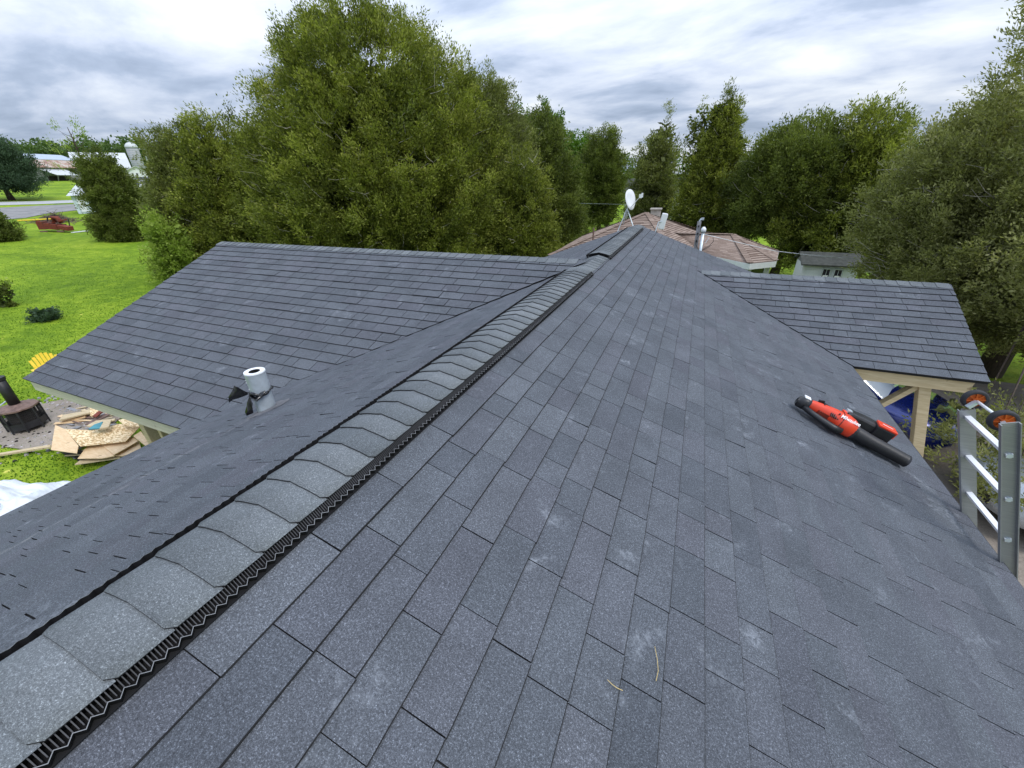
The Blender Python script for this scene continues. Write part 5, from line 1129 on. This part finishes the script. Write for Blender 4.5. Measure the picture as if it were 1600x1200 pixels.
for k in range(16):
    px, py = rd.uniform(90, 225), rd.uniform(655, 716); p = at_z(px, py, .33); a = rd.uniform(-.5, .5)+.3; e = Vector((math.cos(a), math.sin(a), rd.uniform(-.05, .1)))*rd.uniform(.15, .5)
    spl.bar(p-e, p+e, .03, .012)
for k in range(60):
    p = at_z(rd.uniform(95, 175), rd.uniform(628, 668), rd.uniform(.28, .42)); a = rd.uniform(-.7, .7)+.35; e = Vector((math.cos(a), math.sin(a), rd.uniform(-.15, .15)))*rd.uniform(.08, .42); spl.bar(p-e, p+e, rd.uniform(.02, .09), .012, mi=rd.choice([0, 0, 1, 2, 3]))
for k in range(30):
    p = at_z(rd.uniform(88, 228), rd.uniform(660, 716), .285); a = rd.uniform(0, 3); e = Vector((math.cos(a), math.sin(a), 0))*rd.uniform(.02, .08); spl.bar(p-e, p+e, rd.uniform(.02, .05), .01, mi=rd.choice([0, 1, 3]))
spl.build('wood_splinters', [M_LUM, M_PLY, M_RUSTB, M_GREYW], kind='stuff')
q = at_z(250, 686, .55); b = MB(); b.tube([q-Z*.25, q+Z*.1], [.13, .16], 16); tag(b.build('white_bucket', M_WPAINT), 'white bucket behind the carport post, right of the scrap pile', 'bucket')
# white tarp at the left edge
b = MB(); n_ = 34; c0_ = at_z(8, 800, .3); vs = []
rdn = np.random.default_rng(2)
for j in range(n_+1):
    for i in range(n_+1):
        a, r = 2*math.pi*i/n_, (j/n_); R0 = 1.15*(1+.12*math.sin(2*a+.5)+.07*math.sin(5*a)); x = c0_.x+math.cos(a)*r*R0*1.0; y = c0_.y+math.sin(a)*r*R0*.7
        h = (1-r**3)*.26*(1+.25*math.sin(3*a))+.035*math.sin(9*a+6*r)*r+.03*math.sin(14*r+3*math.sin(2*a))+.012*rdn.normal(); vs.append((x, y, G(x)+max(.01, h)))
b.add(vs, [(j*(n_+1)+i, j*(n_+1)+i+1, (j+1)*(n_+1)+i+1, (j+1)*(n_+1)+i) for j in range(n_) for i in range(n_)])
tag(b.build('white_tarp', M_TARP, None, True), 'crumpled white plastic tarp on the grass at the left edge', 'tarp')
# yellow garden chair
c = at_z(61, 557, G(-12.5)+.76); c = Vector((c.x+.35, c.y, 0)); c.z = G(c.x); ch = thing('garden_chair', 'yellow slatted garden chair showing its rounded back above the wing', 'chair', loc=c, rz=math.radians(-8))
RFc = math.hypot(c.x, c.y); hb = .98
for k in range(7):
    s = (k-3)*.082; hh = hb-.028*abs(k-3)**1.6; b = MB(); b.bar((-.22+0, s, .30), (-.46, s*1.18, hh), .076, .018, (1, 0, 0)); b.build('back_slat', M_YEL, ch)
for k in range(5): b = MB(); b.bar((-.18+k*.11, -.27, .31+.018*k), (-.18+k*.11, .27, .31+.018*k), .10, .02, (1, 0, 0) if False else (0, 0, 1)); b.build('seat_slat', M_YEL, ch)
for s in (-1, 1):
    b = MB(); b.bar((.30, s*.30, 0), (.30, s*.30, .52), .09, .03, (0, 1, 0)); b.build('leg', M_YEL, ch)
    b = MB(); b.bar((.30, s*.28, .33), (-.55, s*.28, .05), .09, .03, (0, 1, 0)); b.build('leg', M_YEL, ch)
    b = MB(); b.bar((.36, s*.33, .54), (-.42, s*.33, .54), .13, .022); b.build('armrest', M_YEL, ch)
b = MB(); b.bar((-.37, -.30, .62), (-.37, .30, .62), .05, .02); b.build('back_rail', M_YEL, ch); ch.scale = (.77, .77, .77)
# render defaults
SC.render.engine = 'CYCLES'
